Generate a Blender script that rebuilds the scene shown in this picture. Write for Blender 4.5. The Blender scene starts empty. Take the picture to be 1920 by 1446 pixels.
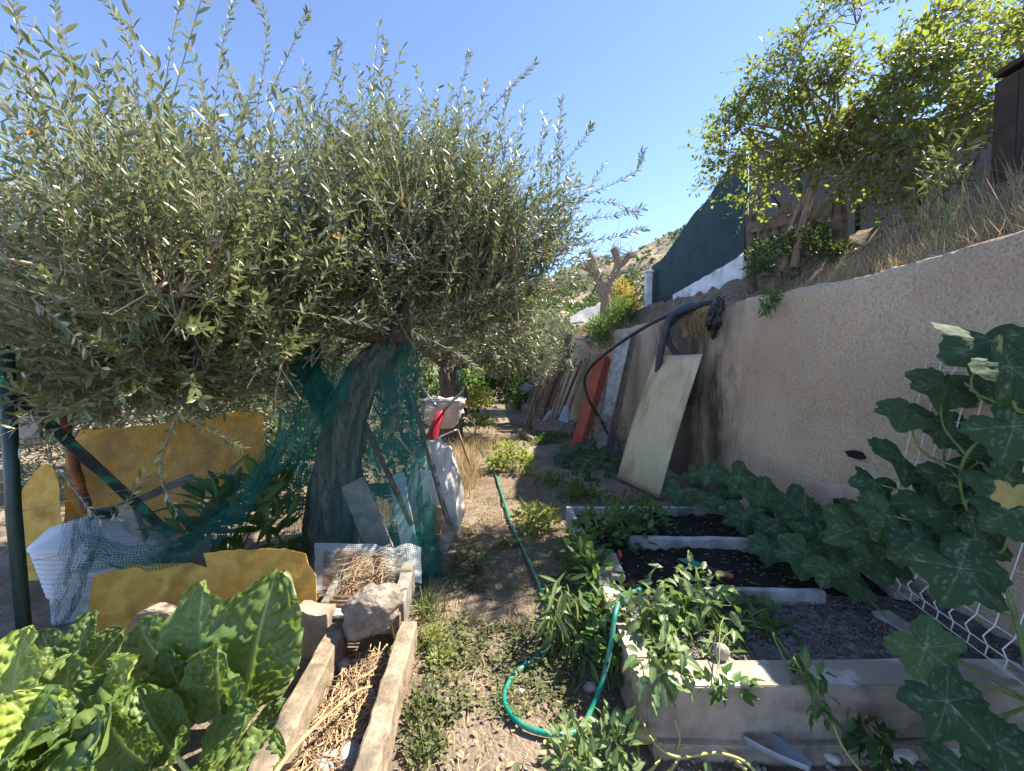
import bpy, bmesh, math, random
import numpy as np
from mathutils import Vector, Matrix

# ------------------------------------------------------------------ camera, sky, sun, exposure
SC = bpy.context.scene
COL = SC.collection
FPX, PITCH, EYE = 760.0, math.atan(33 / 760.0), 1.5
cam_d = bpy.data.cameras.new("camera")
cam_d.sensor_width = 36.0
cam_d.lens = 36.0 * FPX / 1920.0
cam_d.clip_start, cam_d.clip_end = 0.03, 3000.0
cam = bpy.data.objects.new("camera", cam_d)
COL.objects.link(cam)
cam.location = (0, 0, EYE)
cam.rotation_euler = (math.pi / 2 - PITCH, 0, 0)
SC.camera = cam

SUN_AZ, SUN_EL = 68.0, 52.0          # azimuth from +Y towards +X, degrees
world = bpy.data.worlds.new("World")
SC.world = world
world.use_nodes = True
wn = world.node_tree.nodes
sky = wn.new("ShaderNodeTexSky")
sky.sky_type = 'NISHITA'
sky.sun_disc = False
sky.sun_elevation = math.radians(SUN_EL)
sky.sun_rotation = math.radians(SUN_AZ)
sky.altitude = 200.0
sky.air_density = 0.33
sky.dust_density = 0.0
sky.ozone_density = 0.0
wn["Background"].inputs[1].default_value = 0.15
world.node_tree.links.new(sky.outputs[0], wn["Background"].inputs[0])
sun_d = bpy.data.lights.new("sun", 'SUN')
sun_d.energy = 3.05
sun_d.angle = math.radians(0.5)
sun_d.color = (1.0, 0.92, 0.80)
sun = bpy.data.objects.new("sun", sun_d)
COL.objects.link(sun)
sa, se = math.radians(SUN_AZ), math.radians(SUN_EL)
SUNV = Vector((math.cos(se) * math.sin(sa), math.cos(se) * math.cos(sa), math.sin(se)))
sun.rotation_euler = SUNV.to_track_quat('Z', 'Y').to_euler()
sun.location = SUNV * 30
SC.view_settings.view_transform = 'Standard'
SC.view_settings.look = 'None'
SC.view_settings.gamma = 1.0
SC.view_settings.use_curve_mapping = False
SC.view_settings.exposure = 2.25
SC.render.engine = 'CYCLES'
SC.cycles.use_denoising = True
SC.cycles.max_bounces = 10
SC.cycles.diffuse_bounces = 8
SC.cycles.transparent_max_bounces = 24
SC.cycles.caustics_reflective = False
SC.cycles.caustics_refractive = False

# ------------------------------------------------------------------ small maths
RN = np.random.default_rng(11)
random.seed(11)


def W(px, py, Y):
    """world point seen at a photo pixel, at distance Y in front of the camera plane"""
    x, y = (px - 960.0) / FPX, (723.0 - py) / FPX
    d = np.array([x, math.cos(PITCH) + y * math.sin(PITCH), -math.sin(PITCH) + y * math.cos(PITCH)])
    return np.array([0, 0, EYE]) + d * (Y / d[1])


def G(px, py, z=0.0):
    x, y = (px - 960.0) / FPX, (723.0 - py) / FPX
    d = np.array([x, math.cos(PITCH) + y * math.sin(PITCH), -math.sin(PITCH) + y * math.cos(PITCH)])
    return np.array([0, 0, EYE]) + d * ((z - EYE) / d[2])


def proj(P):
    P = np.atleast_2d(P) - np.array([0, 0, EYE])
    cf, sf = math.cos(PITCH), math.sin(PITCH)
    dep = P[:, 1] * cf - P[:, 2] * sf
    up = P[:, 1] * sf + P[:, 2] * cf
    d = np.where(np.abs(dep) < 1e-4, 1e-4, dep)
    return 960 + FPX * P[:, 0] / d, 723 - FPX * up / d, dep


def A(*v):
    return np.array(v, float)


def nrm(v):
    v = np.asarray(v, float)
    return v / np.maximum(np.linalg.norm(v, axis=-1, keepdims=True), 1e-9)


def _hash(ix, iy, iz, s):
    h = (ix.astype(np.int64) * 374761393 + iy.astype(np.int64) * 668265263 + iz.astype(np.int64) * 2147483647 + s * 974634777) & 0xFFFFFFFF
    h = ((h ^ (h >> 13)) * 1274126177) & 0xFFFFFFFF
    h = (h ^ (h >> 16)) & 0xFFFFFFFF
    return h / 4294967295.0


def vn(x, y, z=0.0, s=0):
    x, y, z = np.broadcast_arrays(np.asarray(x, float), np.asarray(y, float), np.asarray(z, float))
    ix, iy, iz = np.floor(x), np.floor(y), np.floor(z)
    fx, fy, fz = x - ix, y - iy, z - iz
    fx, fy, fz = fx * fx * (3 - 2 * fx), fy * fy * (3 - 2 * fy), fz * fz * (3 - 2 * fz)
    r = 0
    for dx in (0, 1):
        for dy in (0, 1):
            for dz in (0, 1):
                r = r + _hash(ix + dx, iy + dy, iz + dz, s) * (fx if dx else 1 - fx) * (fy if dy else 1 - fy) * (fz if dz else 1 - fz)
    return r * 2 - 1


def fbm(x, y, z=0.0, s=0, o=4):
    r, a = 0, 1.0
    for i in range(o):
        k = 2.0 ** i
        r = r + a * vn(np.asarray(x) * k, np.asarray(y) * k, np.asarray(z) * k, s + i)
        a *= 0.5
    return r


def catmull(pts, n=24):
    P = np.array(pts, float)
    if len(P) == 2:
        t = np.linspace(0, 1, n)[:, None]
        return P[0] * (1 - t) + P[1] * t
    P = np.vstack([2 * P[0] - P[1], P, 2 * P[-1] - P[-2]])
    m = len(P) - 3
    out = []
    for u in np.linspace(0, m - 1e-6, n):
        i = int(u)
        t = u - i
        a, b, c, d = P[i:i + 4]
        out.append(0.5 * ((2 * b) + (c - a) * t + (2 * a - 5 * b + 4 * c - d) * t * t + (3 * b - a - 3 * c + d) * t ** 3))
    return np.array(out)


# ------------------------------------------------------------------ object helpers
ORG = {}


def tag(o, label=None, cat=None, group=None, kind=None):
    if label:
        o["label"] = label
    if cat:
        o["category"] = cat
    if group:
        o["group"] = group
    if kind:
        o["kind"] = kind
    return o


def thing(name, loc, label, cat, group=None):
    o = bpy.data.objects.new(name, None)
    o.empty_display_size = 0.1
    COL.objects.link(o)
    o.location = Vector([float(c) for c in loc])
    ORG[o.name] = np.array(loc, float)
    return tag(o, label, cat, group)


def mk_mesh(name, V, F, mats=(), smooth=False, mi=None, uv=None, attrs=None):
    me = bpy.data.meshes.new(name)
    V = np.asarray(V, float)
    if isinstance(F, np.ndarray):
        n, k = F.shape
        me.vertices.add(len(V))
        me.vertices.foreach_set("co", V.ravel())
        me.loops.add(n * k)
        me.loops.foreach_set("vertex_index", F.ravel().astype(np.int32))
        me.polygons.add(n)
        me.polygons.foreach_set("loop_start", np.arange(0, n * k, k, dtype=np.int32))
        me.polygons.foreach_set("loop_total", np.full(n, k, dtype=np.int32))
        me.update(calc_edges=True)
    else:
        me.from_pydata([tuple(v) for v in V], [], [tuple(int(i) for i in f) for f in F])
    for m in mats:
        me.materials.append(m)
    if mi is not None and len(me.polygons):
        me.polygons.foreach_set("material_index", np.asarray(mi, dtype=np.int32))
    if smooth:
        me.polygons.foreach_set("use_smooth", np.ones(len(me.polygons), dtype=bool))
    if uv is not None:
        l = me.uv_layers.new(name="UVMap")
        vi = np.empty(len(me.loops), dtype=np.int32)
        me.loops.foreach_get("vertex_index", vi)
        l.data.foreach_set("uv", np.asarray(uv, float)[vi].ravel())
    for k, v in (attrs or {}).items():
        a = me.attributes.new(k, 'FLOAT', 'POINT')
        a.data.foreach_set("value", np.asarray(v, float))
    me.update()
    return me


def link(name, me, parent=None, origin=None, M=None):
    """me is in world coordinates unless M is given; the origin goes to the thing's base"""
    o = bpy.data.objects.new(name, me)
    COL.objects.link(o)
    if M is not None:
        if parent is not None:
            o.parent = parent
            L = ORG[parent.name]
            o.matrix_basis = Matrix.Translation(Vector(-L)) @ M
        else:
            o.matrix_basis = M
        return o
    n = len(me.vertices)
    co = np.empty(n * 3)
    me.vertices.foreach_get("co", co)
    co = co.reshape(-1, 3)
    if parent is not None:
        L = ORG[parent.name]
        o.parent = parent
    else:
        L = A(co[:, 0].mean(), co[:, 1].mean(), co[:, 2].min()) if origin is None else np.array(origin, float)
        o.location = Vector(L)
    ORG[o.name] = L
    me.vertices.foreach_set("co", (co - L).ravel())
    me.update()
    return o


class MB:
    def __init__(s):
        s.V, s.F, s.n = [], [], 0
        s.M = []

    def add(s, V, F, m=0):
        V = np.asarray(V, float)
        s.V.append(V)
        for f in F:
            s.F.append([int(i) + s.n for i in f])
            s.M.append(m)
        s.n += len(V)
        return s

    def tube(s, P, R, n=8, cap=True, m=0, amp=0.0, ph=0):
        P = np.asarray(P, float)
        R = np.broadcast_to(np.asarray(R, float), (len(P),))
        T = nrm(np.gradient(P, axis=0))
        u = np.cross(T[0], [0, 0, 1.0])
        if np.linalg.norm(u) < 0.1:
            u = np.cross(T[0], [1.0, 0, 0])
        u = nrm(u)
        rings = []
        a = np.linspace(0, 2 * np.pi, n, endpoint=False) + ph
        for i in range(len(P)):
            u = nrm(u - T[i] * np.dot(u, T[i]))
            v = np.cross(T[i], u)
            rings.append(P[i] + R[i] * (np.cos(a)[:, None] * u + np.sin(a)[:, None] * v))
        V = np.concatenate(rings)
        if amp:
            V = V + amp * np.stack([fbm(V[:, 0] * 25, V[:, 1] * 25, V[:, 2] * 25, q, 2) for q in (1, 5, 9)], 1)
        F = []
        for i in range(len(P) - 1):
            for j in range(n):
                k = (j + 1) % n
                F.append([i * n + j, i * n + k, (i + 1) * n + k, (i + 1) * n + j])
        if cap:
            F.append(list(range(n))[::-1])
            F.append([(len(P) - 1) * n + j for j in range(n)])
        return s.add(V, F, m)

    def plank(s, a, b, w, t, wd=(1, 0, 0), seg=8, jit=0.002, bev=0.004, m=0, taper=1.0):
        """a bar from a to b, w wide along wd, t thick, edges worn"""
        a, b = np.array(a, float), np.array(b, float)
        ax = nrm(b - a)
        wd = np.array(wd, float)
        wd = nrm(wd - ax * np.dot(wd, ax))
        td = np.cross(ax, wd)
        bev = min(bev, t * 0.4, w * 0.4)
        hw, ht = w / 2, t / 2
        sec = [(-hw + bev, -ht), (hw - bev, -ht), (hw, -ht + bev), (hw, ht - bev), (hw - bev, ht), (-hw + bev, ht), (-hw, ht - bev), (-hw, -ht + bev)]
        V = []
        L = np.linalg.norm(b - a)
        ts = [0, min(0.006 / L, 0.2)] + list(np.linspace(0, 1, seg + 1)[1:-1]) + [1 - min(0.006 / L, 0.2), 1]
        for i, q in enumerate(ts):
            k = 0.93 if i in (0, len(ts) - 1) else 1.0
            k *= 1 + (taper - 1) * q
            off = RN.normal(0, jit * 0.5, 3)
            for (x, y) in sec:
                V.append(a + (b - a) * q + wd * x * k + td * y * k + off + RN.normal(0, jit, 3) * 0.6)
        F = []
        n = 8
        for i in range(len(ts) - 1):
            for j in range(n):
                k = (j + 1) % n
                F.append([i * n + j, i * n + k, (i + 1) * n + k, (i + 1) * n + j])
        F.append(list(range(n))[::-1])
        F.append([(len(ts) - 1) * n + j for j in range(n)])
        return s.add(V, F, m)

    def box(s, lo, hi, m=0, bev=0.006, seg=6, jit=0.0):
        lo, hi = np.array(lo, float), np.array(hi, float)
        c = (lo + hi) / 2
        d = hi - lo
        return s.plank(A(lo[0], c[1], c[2]), A(hi[0], c[1], c[2]), d[1], d[2], (0, 1, 0), seg, jit, bev, m)

    def mesh(s, name, mats, smooth=False):
        V = np.concatenate(s.V) if s.V else np.zeros((0, 3))
        if not isinstance(mats, (list, tuple)):
            mats = [mats]
        return mk_mesh(name, V, s.F, mats, smooth, s.M)

    def build(s, name, mats, parent=None, smooth=False, origin=None):
        return link(name, s.mesh(name, mats, smooth), parent, origin)


def rock(name, c, r, mat, parent=None, sub=4, amp=0.22, fr=1.6, seed=0, flat=0.0, smooth=False, chip=0):
    bm = bmesh.new()
    bmesh.ops.create_icosphere(bm, subdivisions=sub, radius=1.0)
    V = np.array([v.co[:] for v in bm.verts])
    F = [[v.index for v in f.verts] for f in bm.faces]
    bm.free()
    k = 1 + amp * fbm(V[:, 0] * fr + seed * 7.3, V[:, 1] * fr, V[:, 2] * fr, seed, 4)
    if flat:
        k = k - flat * np.abs(vn(V[:, 0] * 2.6 + seed, V[:, 1] * 2.6, V[:, 2] * 2.6, seed + 3))
    if chip:
        rr = np.random.default_rng(seed + 100)
        for _ in range(chip):
            n_ = nrm(rr.normal(0, 1, 3))
            dd = rr.uniform(.62, .9)
            pr = (V * k[:, None]) @ n_
            k = np.where(pr > dd, k * (dd + .12 * (pr - dd)) / np.maximum(pr, 1e-6), k)
        k = k * (1 + .075 * fbm(V[:, 0] * 4, V[:, 1] * 4, V[:, 2] * 4, seed + 5, 5))
    V = V * k[:, None] * np.array(r) + np.array(c)
    return link(name, mk_mesh(name, V, np.array(F), [mat], smooth), parent)


# ------------------------------------------------------------------ materials
def nt_new(name):
    m = bpy.data.materials.new(name)
    m.use_nodes = True
    nt = m.node_tree
    b = nt.nodes["Principled BSDF"]
    return m, nt, b


def nd(nt, t, **kw):
    n = nt.nodes.new(t)
    for k, v in kw.items():
        if k in n.inputs:
            n.inputs[k].default_value = v
        else:
            setattr(n, k, v)
    return n


def ramp(nt, fac, stops):
    r = nt.nodes.new("ShaderNodeValToRGB")
    e = r.color_ramp.elements
    while len(e) < len(stops):
        e.new(0.5)
    for i, (p, c) in enumerate(stops):
        e[i].position = p
        e[i].color = (c[0], c[1], c[2], 1) if not isinstance(c, (int, float)) else (c, c, c, 1)
    nt.links.new(fac, r.inputs[0])
    return r.outputs[0]


def mixc(nt, fac, a, b, mode='MIX'):
    m = nt.nodes.new("ShaderNodeMix")
    m.data_type = 'RGBA'
    m.blend_type = mode
    for sock, v in ((m.inputs[0], fac), (m.inputs[6], a), (m.inputs[7], b)):
        if hasattr(v, "is_output"):
            nt.links.new(v, sock)
        elif isinstance(v, (int, float)):
            sock.default_value = v
        else:
            sock.default_value = (v[0], v[1], v[2], 1)
    return m.outputs[2]


def mth(nt, op, a, b=0.0, c=None):
    m = nt.nodes.new("ShaderNodeMath")
    m.operation = op
    for i, v in enumerate((a, b, c)):
        if v is None:
            continue
        if hasattr(v, "is_output"):
            nt.links.new(v, m.inputs[i])
        else:
            m.inputs[i].default_value = v
    return m.outputs[0]


def coords(nt, stretch=(1, 1, 1), kind="Object"):
    tc = nt.nodes.new("ShaderNodeTexCoord")
    mp = nt.nodes.new("ShaderNodeMapping")
    mp.inputs["Scale"].default_value = stretch
    nt.links.new(tc.outputs[kind], mp.inputs[0])
    return mp.outputs[0]


def noise(nt, co, scale, detail=5, rough=0.6):
    n = nd(nt, "ShaderNodeTexNoise", Scale=scale, Detail=detail, Roughness=rough)
    nt.links.new(co, n.inputs["Vector"])
    return n.outputs[0]


def bump(nt, b, h, strength=0.4, dist=0.01):
    n = nd(nt, "ShaderNodeBump", Strength=strength, Distance=dist)
    nt.links.new(h, n.inputs["Height"])
    nt.links.new(n.outputs[0], b.inputs["Normal"])
    return n


def pmat(name, c1, c2, scale=6, rough=0.8, bmp=0.3, bscale=40, bdist=0.01, stretch=(1, 1, 1), c3=None, scale3=2.0, lo=0.35, hi=0.65, metal=0.0, spec=0.3, rnd=0.0, detail=6):
    m, nt, b = nt_new(name)
    co = coords(nt, stretch)
    if rnd:
        oi = nt.nodes.new("ShaderNodeObjectInfo")
        ad = nt.nodes.new("ShaderNodeVectorMath")
        ad.operation = 'ADD'
        nt.links.new(co, ad.inputs[0])
        sc = mth(nt, 'MULTIPLY', oi.outputs["Random"], 37.0)
        nt.links.new(sc, ad.inputs[1])
        co = ad.outputs[0]
    n1 = noise(nt, co, scale, detail)
    col = ramp(nt, n1, [(lo, c1), (hi, c2)])
    if c3 is not None:
        n3 = noise(nt, co, scale3, 4)
        col = mixc(nt, ramp(nt, n3, [(0.5, 0.0), (0.66, 1.0)]), col, c3)
    if rnd:
        v = mth(nt, 'MULTIPLY_ADD', oi.outputs["Random"], rnd, 1 - rnd / 2)
        cv = nt.nodes.new("ShaderNodeCombineXYZ")
        for i in range(3):
            nt.links.new(v, cv.inputs[i])
        col = mixc(nt, 1.0, col, cv.outputs[0], 'MULTIPLY')
    nt.links.new(col, b.inputs["Base Color"])
    b.inputs["Roughness"].default_value = rough
    b.inputs["Metallic"].default_value = metal
    b.inputs["Specular IOR Level"].default_value = spec
    if bmp:
        bump(nt, b, noise(nt, co, bscale, 5), bmp, bdist)
    return m


def leafmat(name, cols, back=None, trans=0.3, tcol=None, rough=0.5, spec=0.35, odd=None, oddfrac=0.01, vein=None, bscale=0, bstr=0.3, mottle=None):
    """two-sided leaf: colour varies leaf by leaf, part of the light comes through"""
    m, nt, b = nt_new(name)
    at = nd(nt, "ShaderNodeAttribute", attribute_name="rnd")
    oi = nt.nodes.new("ShaderNodeObjectInfo")
    v = mth(nt, 'FRACT', mth(nt, 'ADD', at.outputs["Fac"], mth(nt, 'MULTIPLY', oi.outputs["Random"], 7.13)))
    k = len(cols)
    col = ramp(nt, v, [(i / (k - 1) * 0.98, c) for i, c in enumerate(cols)])
    if back is not None:
        geo = nt.nodes.new("ShaderNodeNewGeometry")
        col = mixc(nt, geo.outputs["Backfacing"], col, back)
    co = coords(nt)
    if vein is not None:
        av = nd(nt, "ShaderNodeAttribute", attribute_name="vein")
        f = av.outputs["Fac"]
        if mottle:
            n = noise(nt, co, mottle, 3)
            f = mth(nt, 'MULTIPLY', f, ramp(nt, n, [(0.42, 0.0), (0.58, 1.0)]))
        col = mixc(nt, f, col, vein)
    if odd is not None:
        f = mth(nt, 'LESS_THAN', mth(nt, 'FRACT', mth(nt, 'MULTIPLY', v, 91.7)), oddfrac)
        col = mixc(nt, f, col, odd)
    nt.links.new(col, b.inputs["Base Color"])
    b.inputs["Roughness"].default_value = rough
    b.inputs["Specular IOR Level"].default_value = spec
    tr = nt.nodes.new("ShaderNodeBsdfTranslucent")
    if tcol is None:
        nt.links.new(col, tr.inputs[0])
    else:
        nt.links.new(mixc(nt, 0.75, col, tcol), tr.inputs[0])
    if bscale:
        bump(nt, b, noise(nt, co, bscale, 4), bstr, 0.01)
    mx = nt.nodes.new("ShaderNodeMixShader")
    mx.inputs[0].default_value = trans
    nt.links.new(b.outputs[0], mx.inputs[1])
    nt.links.new(tr.outputs[0], mx.inputs[2])
    nt.links.new(mx.outputs[0], nt.nodes["Material Output"].inputs[0])
    return m


def netmat(name, col, cell, strand, spec=0.3):
    m, nt, b = nt_new(name)
    tc = nt.nodes.new("ShaderNodeTexCoord")
    n = nd(nt, "ShaderNodeTexNoise", Scale=9.0, Detail=2.0)
    nt.links.new(tc.outputs["UV"], n.inputs["Vector"])
    ad = nt.nodes.new("ShaderNodeVectorMath")
    ad.operation = 'MULTIPLY_ADD'
    nt.links.new(n.outputs[1], ad.inputs[0])
    ad.inputs[1].default_value = (cell * 1.6,) * 3
    nt.links.new(tc.outputs["UV"], ad.inputs[2])
    sp = nt.nodes.new("ShaderNodeSeparateXYZ")
    nt.links.new(ad.outputs[0], sp.inputs[0])
    fu = mth(nt, 'LESS_THAN', mth(nt, 'FRACT', mth(nt, 'MULTIPLY', sp.outputs[0], 1 / cell)), strand)
    fv = mth(nt, 'LESS_THAN', mth(nt, 'FRACT', mth(nt, 'MULTIPLY', sp.outputs[1], 1 / cell)), strand)
    f = mth(nt, 'MAXIMUM', fu, fv)
    n2 = noise(nt, coords(nt), 4.0, 3)
    nt.links.new(ramp(nt, n2, [(0.35, col), (0.65, [c * 1.7 for c in col])]), b.inputs["Base Color"])
    b.inputs["Roughness"].default_value = 0.45
    b.inputs["Specular IOR Level"].default_value = spec
    tl = nt.nodes.new("ShaderNodeBsdfTranslucent")
    tl.inputs[0].default_value = (col[0] * 1.5, col[1] * 1.5, col[2] * 1.5, 1)
    m0 = nt.nodes.new("ShaderNodeMixShader")
    m0.inputs[0].default_value = 0.35
    nt.links.new(b.outputs[0], m0.inputs[1])
    nt.links.new(tl.outputs[0], m0.inputs[2])
    tr = nt.nodes.new("ShaderNodeBsdfTransparent")
    mx = nt.nodes.new("ShaderNodeMixShader")
    nt.links.new(f, mx.inputs[0])
    nt.links.new(tr.outputs[0], mx.inputs[1])
    nt.links.new(m0.outputs[0], mx.inputs[2])
    nt.links.new(mx.outputs[0], nt.nodes["Material Output"].inputs[0])
    return m


def sheetmat(name, c1, c2, trans, tcol, scale=3, rough=0.5, stretch=(1, 1, 1), c3=None, bmp=0.15, bscale=30, spec=0.4, lo=0.35, hi=0.65):
    """translucent plastic sheet"""
    m = pmat(name, c1, c2, scale, rough, bmp, bscale, 0.004, stretch, c3, spec=spec, lo=lo, hi=hi)
    nt = m.node_tree
    b = nt.nodes["Principled BSDF"]
    tr = nt.nodes.new("ShaderNodeBsdfTranslucent")
    tr.inputs[0].default_value = (*tcol, 1)
    mx = nt.nodes.new("ShaderNodeMixShader")
    mx.inputs[0].default_value = trans
    nt.links.new(b.outputs[0], mx.inputs[1])
    nt.links.new(tr.outputs[0], mx.inputs[2])
    nt.links.new(mx.outputs[0], nt.nodes["Material Output"].inputs[0])
    return m


# ------------------------------------------------------------------ leaves
def t_lance(w=0.13, fold=0.04, curl=0.06):
    V = A([0, 0, 0], [w * .8, .3, fold], [w, .62, fold - curl * .4], [0, 1, -curl], [-w, .62, fold - curl * .4], [-w * .8, .3, fold])
    return V, np.array([[0, 1, 2, 3], [0, 3, 4, 5]])


def t_blade(w=0.03, curl=0.35):
    V = A([-w, 0, 0], [w, 0, 0], [w * .8, .45, .05], [-w * .8, .45, .05], [w * .3, 1, -curl], [-w * .3, 1, -curl])
    return V, np.array([[0, 1, 2, 3], [3, 2, 4, 5]])


def t_grid(width, nu=7, nv=2, fold=0.06, curl=0.2, ruf=0.0, seed=0, stalk=0.0, serr=0.0, bel=0.0):
    """leaf blade as a grid; width(u) is the half width"""
    V, F, ve = [], [], []
    rr = np.random.default_rng(seed)
    p1, p2 = rr.uniform(0, 6, 2)
    for i in range(nu + 1):
        u = i / nu
        for j in range(-nv, nv + 1):
            v = j / nv
            w = width(u) * (1 + (serr * (1 if i % 2 else -1) if abs(j) == nv else 0))
            x = v * w
            y = stalk + u * (1 - stalk)
            z = fold * abs(v) ** 1.2 * (1 - .3 * u) - curl * u * u + ruf * abs(v) ** 2 * math.sin(u * 11 + p1 + (2 if v > 0 else 0))
            z += bel * (math.sin(u * 25 + p2) * math.sin(v * 5) * (1 - abs(v)))
            V.append((x, y, z))
            ve.append(1.0 if j == 0 else 0.0)
    k = 2 * nv + 1
    for i in range(nu):
        for j in range(k - 1):
            F.append([i * k + j, i * k + j + 1, (i + 1) * k + j + 1, (i + 1) * k + j])
    return np.array(V), np.array(F), np.array(ve)


def frames(D, N):
    D = nrm(D)
    X = np.cross(D, N)
    bad = np.linalg.norm(X, axis=1) < 1e-3
    X[bad] = np.cross(D[bad], [0.3, 0.9, 0.1])
    X = nrm(X)
    return X, D, np.cross(X, D)


def foliage(name, tmpl, P, D, N, S, mat, parent=None, kind="stuff", label=None, cat=None):
    V, F = tmpl[0], tmpl[1]
    n, k = len(P), len(V)
    X, Y, Z = frames(np.asarray(D, float), np.asarray(N, float))
    S = np.broadcast_to(np.asarray(S, float), (n,))
    Q = P[:, None, :] + S[:, None, None] * (V[None, :, 0:1] * X[:, None, :] + V[None, :, 1:2] * Y[:, None, :] + V[None, :, 2:3] * Z[:, None, :])
    FF = (F[None] + (np.arange(n) * k)[:, None, None]).reshape(-1, F.shape[1])
    at = {"rnd": np.repeat(RN.random(n), k)}
    if len(tmpl) > 2:
        at["vein"] = np.tile(tmpl[2], n)
    me = mk_mesh(name, Q.reshape(-1, 3), FF, [mat], False, None, None, at)
    o = link(name, me, parent)
    return tag(o, label, cat, None, kind)


def leaf_objects(name, meshes, P, D, N, S, parent):
    X, Y, Z = frames(np.asarray(D, float), np.asarray(N, float))
    S = np.broadcast_to(np.asarray(S, float), (len(P),))
    out = []
    for i in range(len(P)):
        s = float(S[i])
        M = Matrix(((X[i][0] * s, Y[i][0] * s, Z[i][0] * s, P[i][0]), (X[i][1] * s, Y[i][1] * s, Z[i][1] * s, P[i][1]), (X[i][2] * s, Y[i][2] * s, Z[i][2] * s, P[i][2]), (0, 0, 0, 1)))
        out.append(link(name, meshes[i % len(meshes)], parent, None, M))
    return out


def tmpl_mesh(name, t, mat, smooth=False):
    at = {"rnd": np.zeros(len(t[0]))}
    if len(t) > 2:
        at["vein"] = t[2]
    return mk_mesh(name, t[0], t[1], [mat] if not isinstance(mat, (list, tuple)) else mat, smooth, None, None, at)


def put_leaves(root, tmpls, mat, P, D, N, S, nind=300, simple=None):
    """the leaves that show largest become parts, the rest one mass"""
    P, D, N = np.asarray(P, float), np.asarray(D, float), np.asarray(N, float)
    S = np.broadcast_to(np.asarray(S, float), (len(P),)).copy()
    px, py, dp = proj(P)
    vis = (px > 5) & (px < 1915) & (py > 5) & (py < 1440) & (dp > 0.3)
    app = np.where(vis, S / np.maximum(dp, .3), 0)
    # prefer leaves that nothing nearer hides: the nearest one in each small cell of the view
    cell = (px // 14).astype(int) * 1000 + (py // 14).astype(int)
    order = np.lexsort((dp, cell))
    first = np.zeros(len(P), bool)
    c = cell[order]
    first[order[np.r_[True, c[1:] != c[:-1]]]] = True
    app = np.where(first, app, app * 0.2)
    idx = np.argsort(-app)
    if len(P) <= nind:
        a, b = np.arange(len(P)), np.array([], int)
    else:
        a, b = idx[:nind], idx[nind:]
    ms = [tmpl_mesh("leaf", t, mat, True) for t in tmpls]
    leaf_objects("leaf", ms, P[a], D[a], N[a], S[a], root)
    if len(b):
        foliage("foliage", simple or tmpls[0], P[b], D[b], N[b], S[b], mat, root)


def rand_dirs(n):
    return nrm(RN.normal(0, 1, (n, 3)))


def in_ell(n, c, r, pw=1 / 3):
    return np.array(c) + rand_dirs(n) * (RN.random(n) ** pw)[:, None] * np.array(r)
# ------------------------------------------------------------------ shared materials
M_wood_grey = pmat("weathered_wood", (0.17, 0.145, 0.12), (0.34, 0.30, 0.25), 9, 0.85, 0.5, 60, 0.004, (1, 1, 1), rnd=0.35)
M_wood_tan = pmat("sun_bleached_wood", (0.20, 0.15, 0.10), (0.38, 0.30, 0.21), 16, 0.85, 0.8, 60, 0.008, (1, 1, 1), (0.11, 0.095, 0.075), 5, rnd=0.2)
M_wood_brown = pmat("brown_wood", (0.10, 0.065, 0.045), (0.22, 0.15, 0.105), 12, 0.85, 0.4, 60, 0.004, rnd=0.5)
M_wood_white = pmat("whitewashed_wood", (0.30, 0.29, 0.27), (0.52, 0.50, 0.47), 10, 0.85, 0.4, 60, 0.004, (1, 1, 1), (0.2, 0.18, 0.16), 4)
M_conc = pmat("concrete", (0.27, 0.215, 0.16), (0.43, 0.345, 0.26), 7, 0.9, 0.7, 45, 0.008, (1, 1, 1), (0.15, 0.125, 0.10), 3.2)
M_conc_top = pmat("pale_patched_concrete", (0.33, 0.27, 0.21), (0.66, 0.60, 0.54), 4, 0.9, 0.5, 60, 0.004, lo=0.50, hi=0.60)  # concrete with random pale patches; slabs take it on upward faces
M_steel = pmat("galvanised_steel", (0.22, 0.23, 0.25), (0.42, 0.43, 0.45), 20, 0.4, 0.1, 60, 0.002, metal=0.7, spec=0.5)
M_white_wire = pmat("white_coated_wire", (0.62, 0.63, 0.60), (0.8, 0.8, 0.77), 15, 0.5, 0.0)
M_white_paint = pmat("white_paint", (0.60, 0.58, 0.55), (0.76, 0.75, 0.73), 4, 0.7, 0.2, 30, 0.004, (1, 1, 1), (0.42, 0.40, 0.38), 3)
M_black = pmat("black_plastic", (0.012, 0.012, 0.014), (0.03, 0.03, 0.035), 10, 0.4, 0.15, 40, 0.004, spec=0.5)
M_grey_pipe = pmat("grey_corrugated_pipe", (0.035, 0.042, 0.055), (0.06, 0.07, 0.085), 10, 0.5, 0.1, 40, 0.003, spec=0.4)
M_green_paint = pmat("dark_green_paint", (0.006, 0.022, 0.020), (0.012, 0.045, 0.038), 8, 0.45, 0.15, 50, 0.003, spec=0.5)
M_brace_paint = pmat("chipped_green_paint", (0.006, 0.016, 0.014), (0.01, 0.13, 0.075), 9, 0.45, 0.15, 50, 0.003, spec=0.5, lo=0.52, hi=0.6)
M_rust = pmat("rusty_iron", (0.10, 0.035, 0.018), (0.30, 0.10, 0.04), 16, 0.9, 0.5, 60, 0.005, (1, 1, 1), (0.05, 0.035, 0.03), 8)
M_bark = pmat("olive_bark", (0.10, 0.072, 0.05), (0.42, 0.32, 0.23), 12, 0.95, 1.0, 26, 0.05, (3.0, 3.0, 0.6), (0.15, 0.13, 0.11), 3)
M_twig = pmat("olive_twig", (0.20, 0.17, 0.12), (0.36, 0.32, 0.24), 20, 0.85, 0.2, 60, 0.003)
M_bark2 = pmat("smooth_brown_bark", (0.16, 0.10, 0.065), (0.30, 0.21, 0.14), 10, 0.9, 0.4, 40, 0.006, (2, 2, .7))
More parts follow.
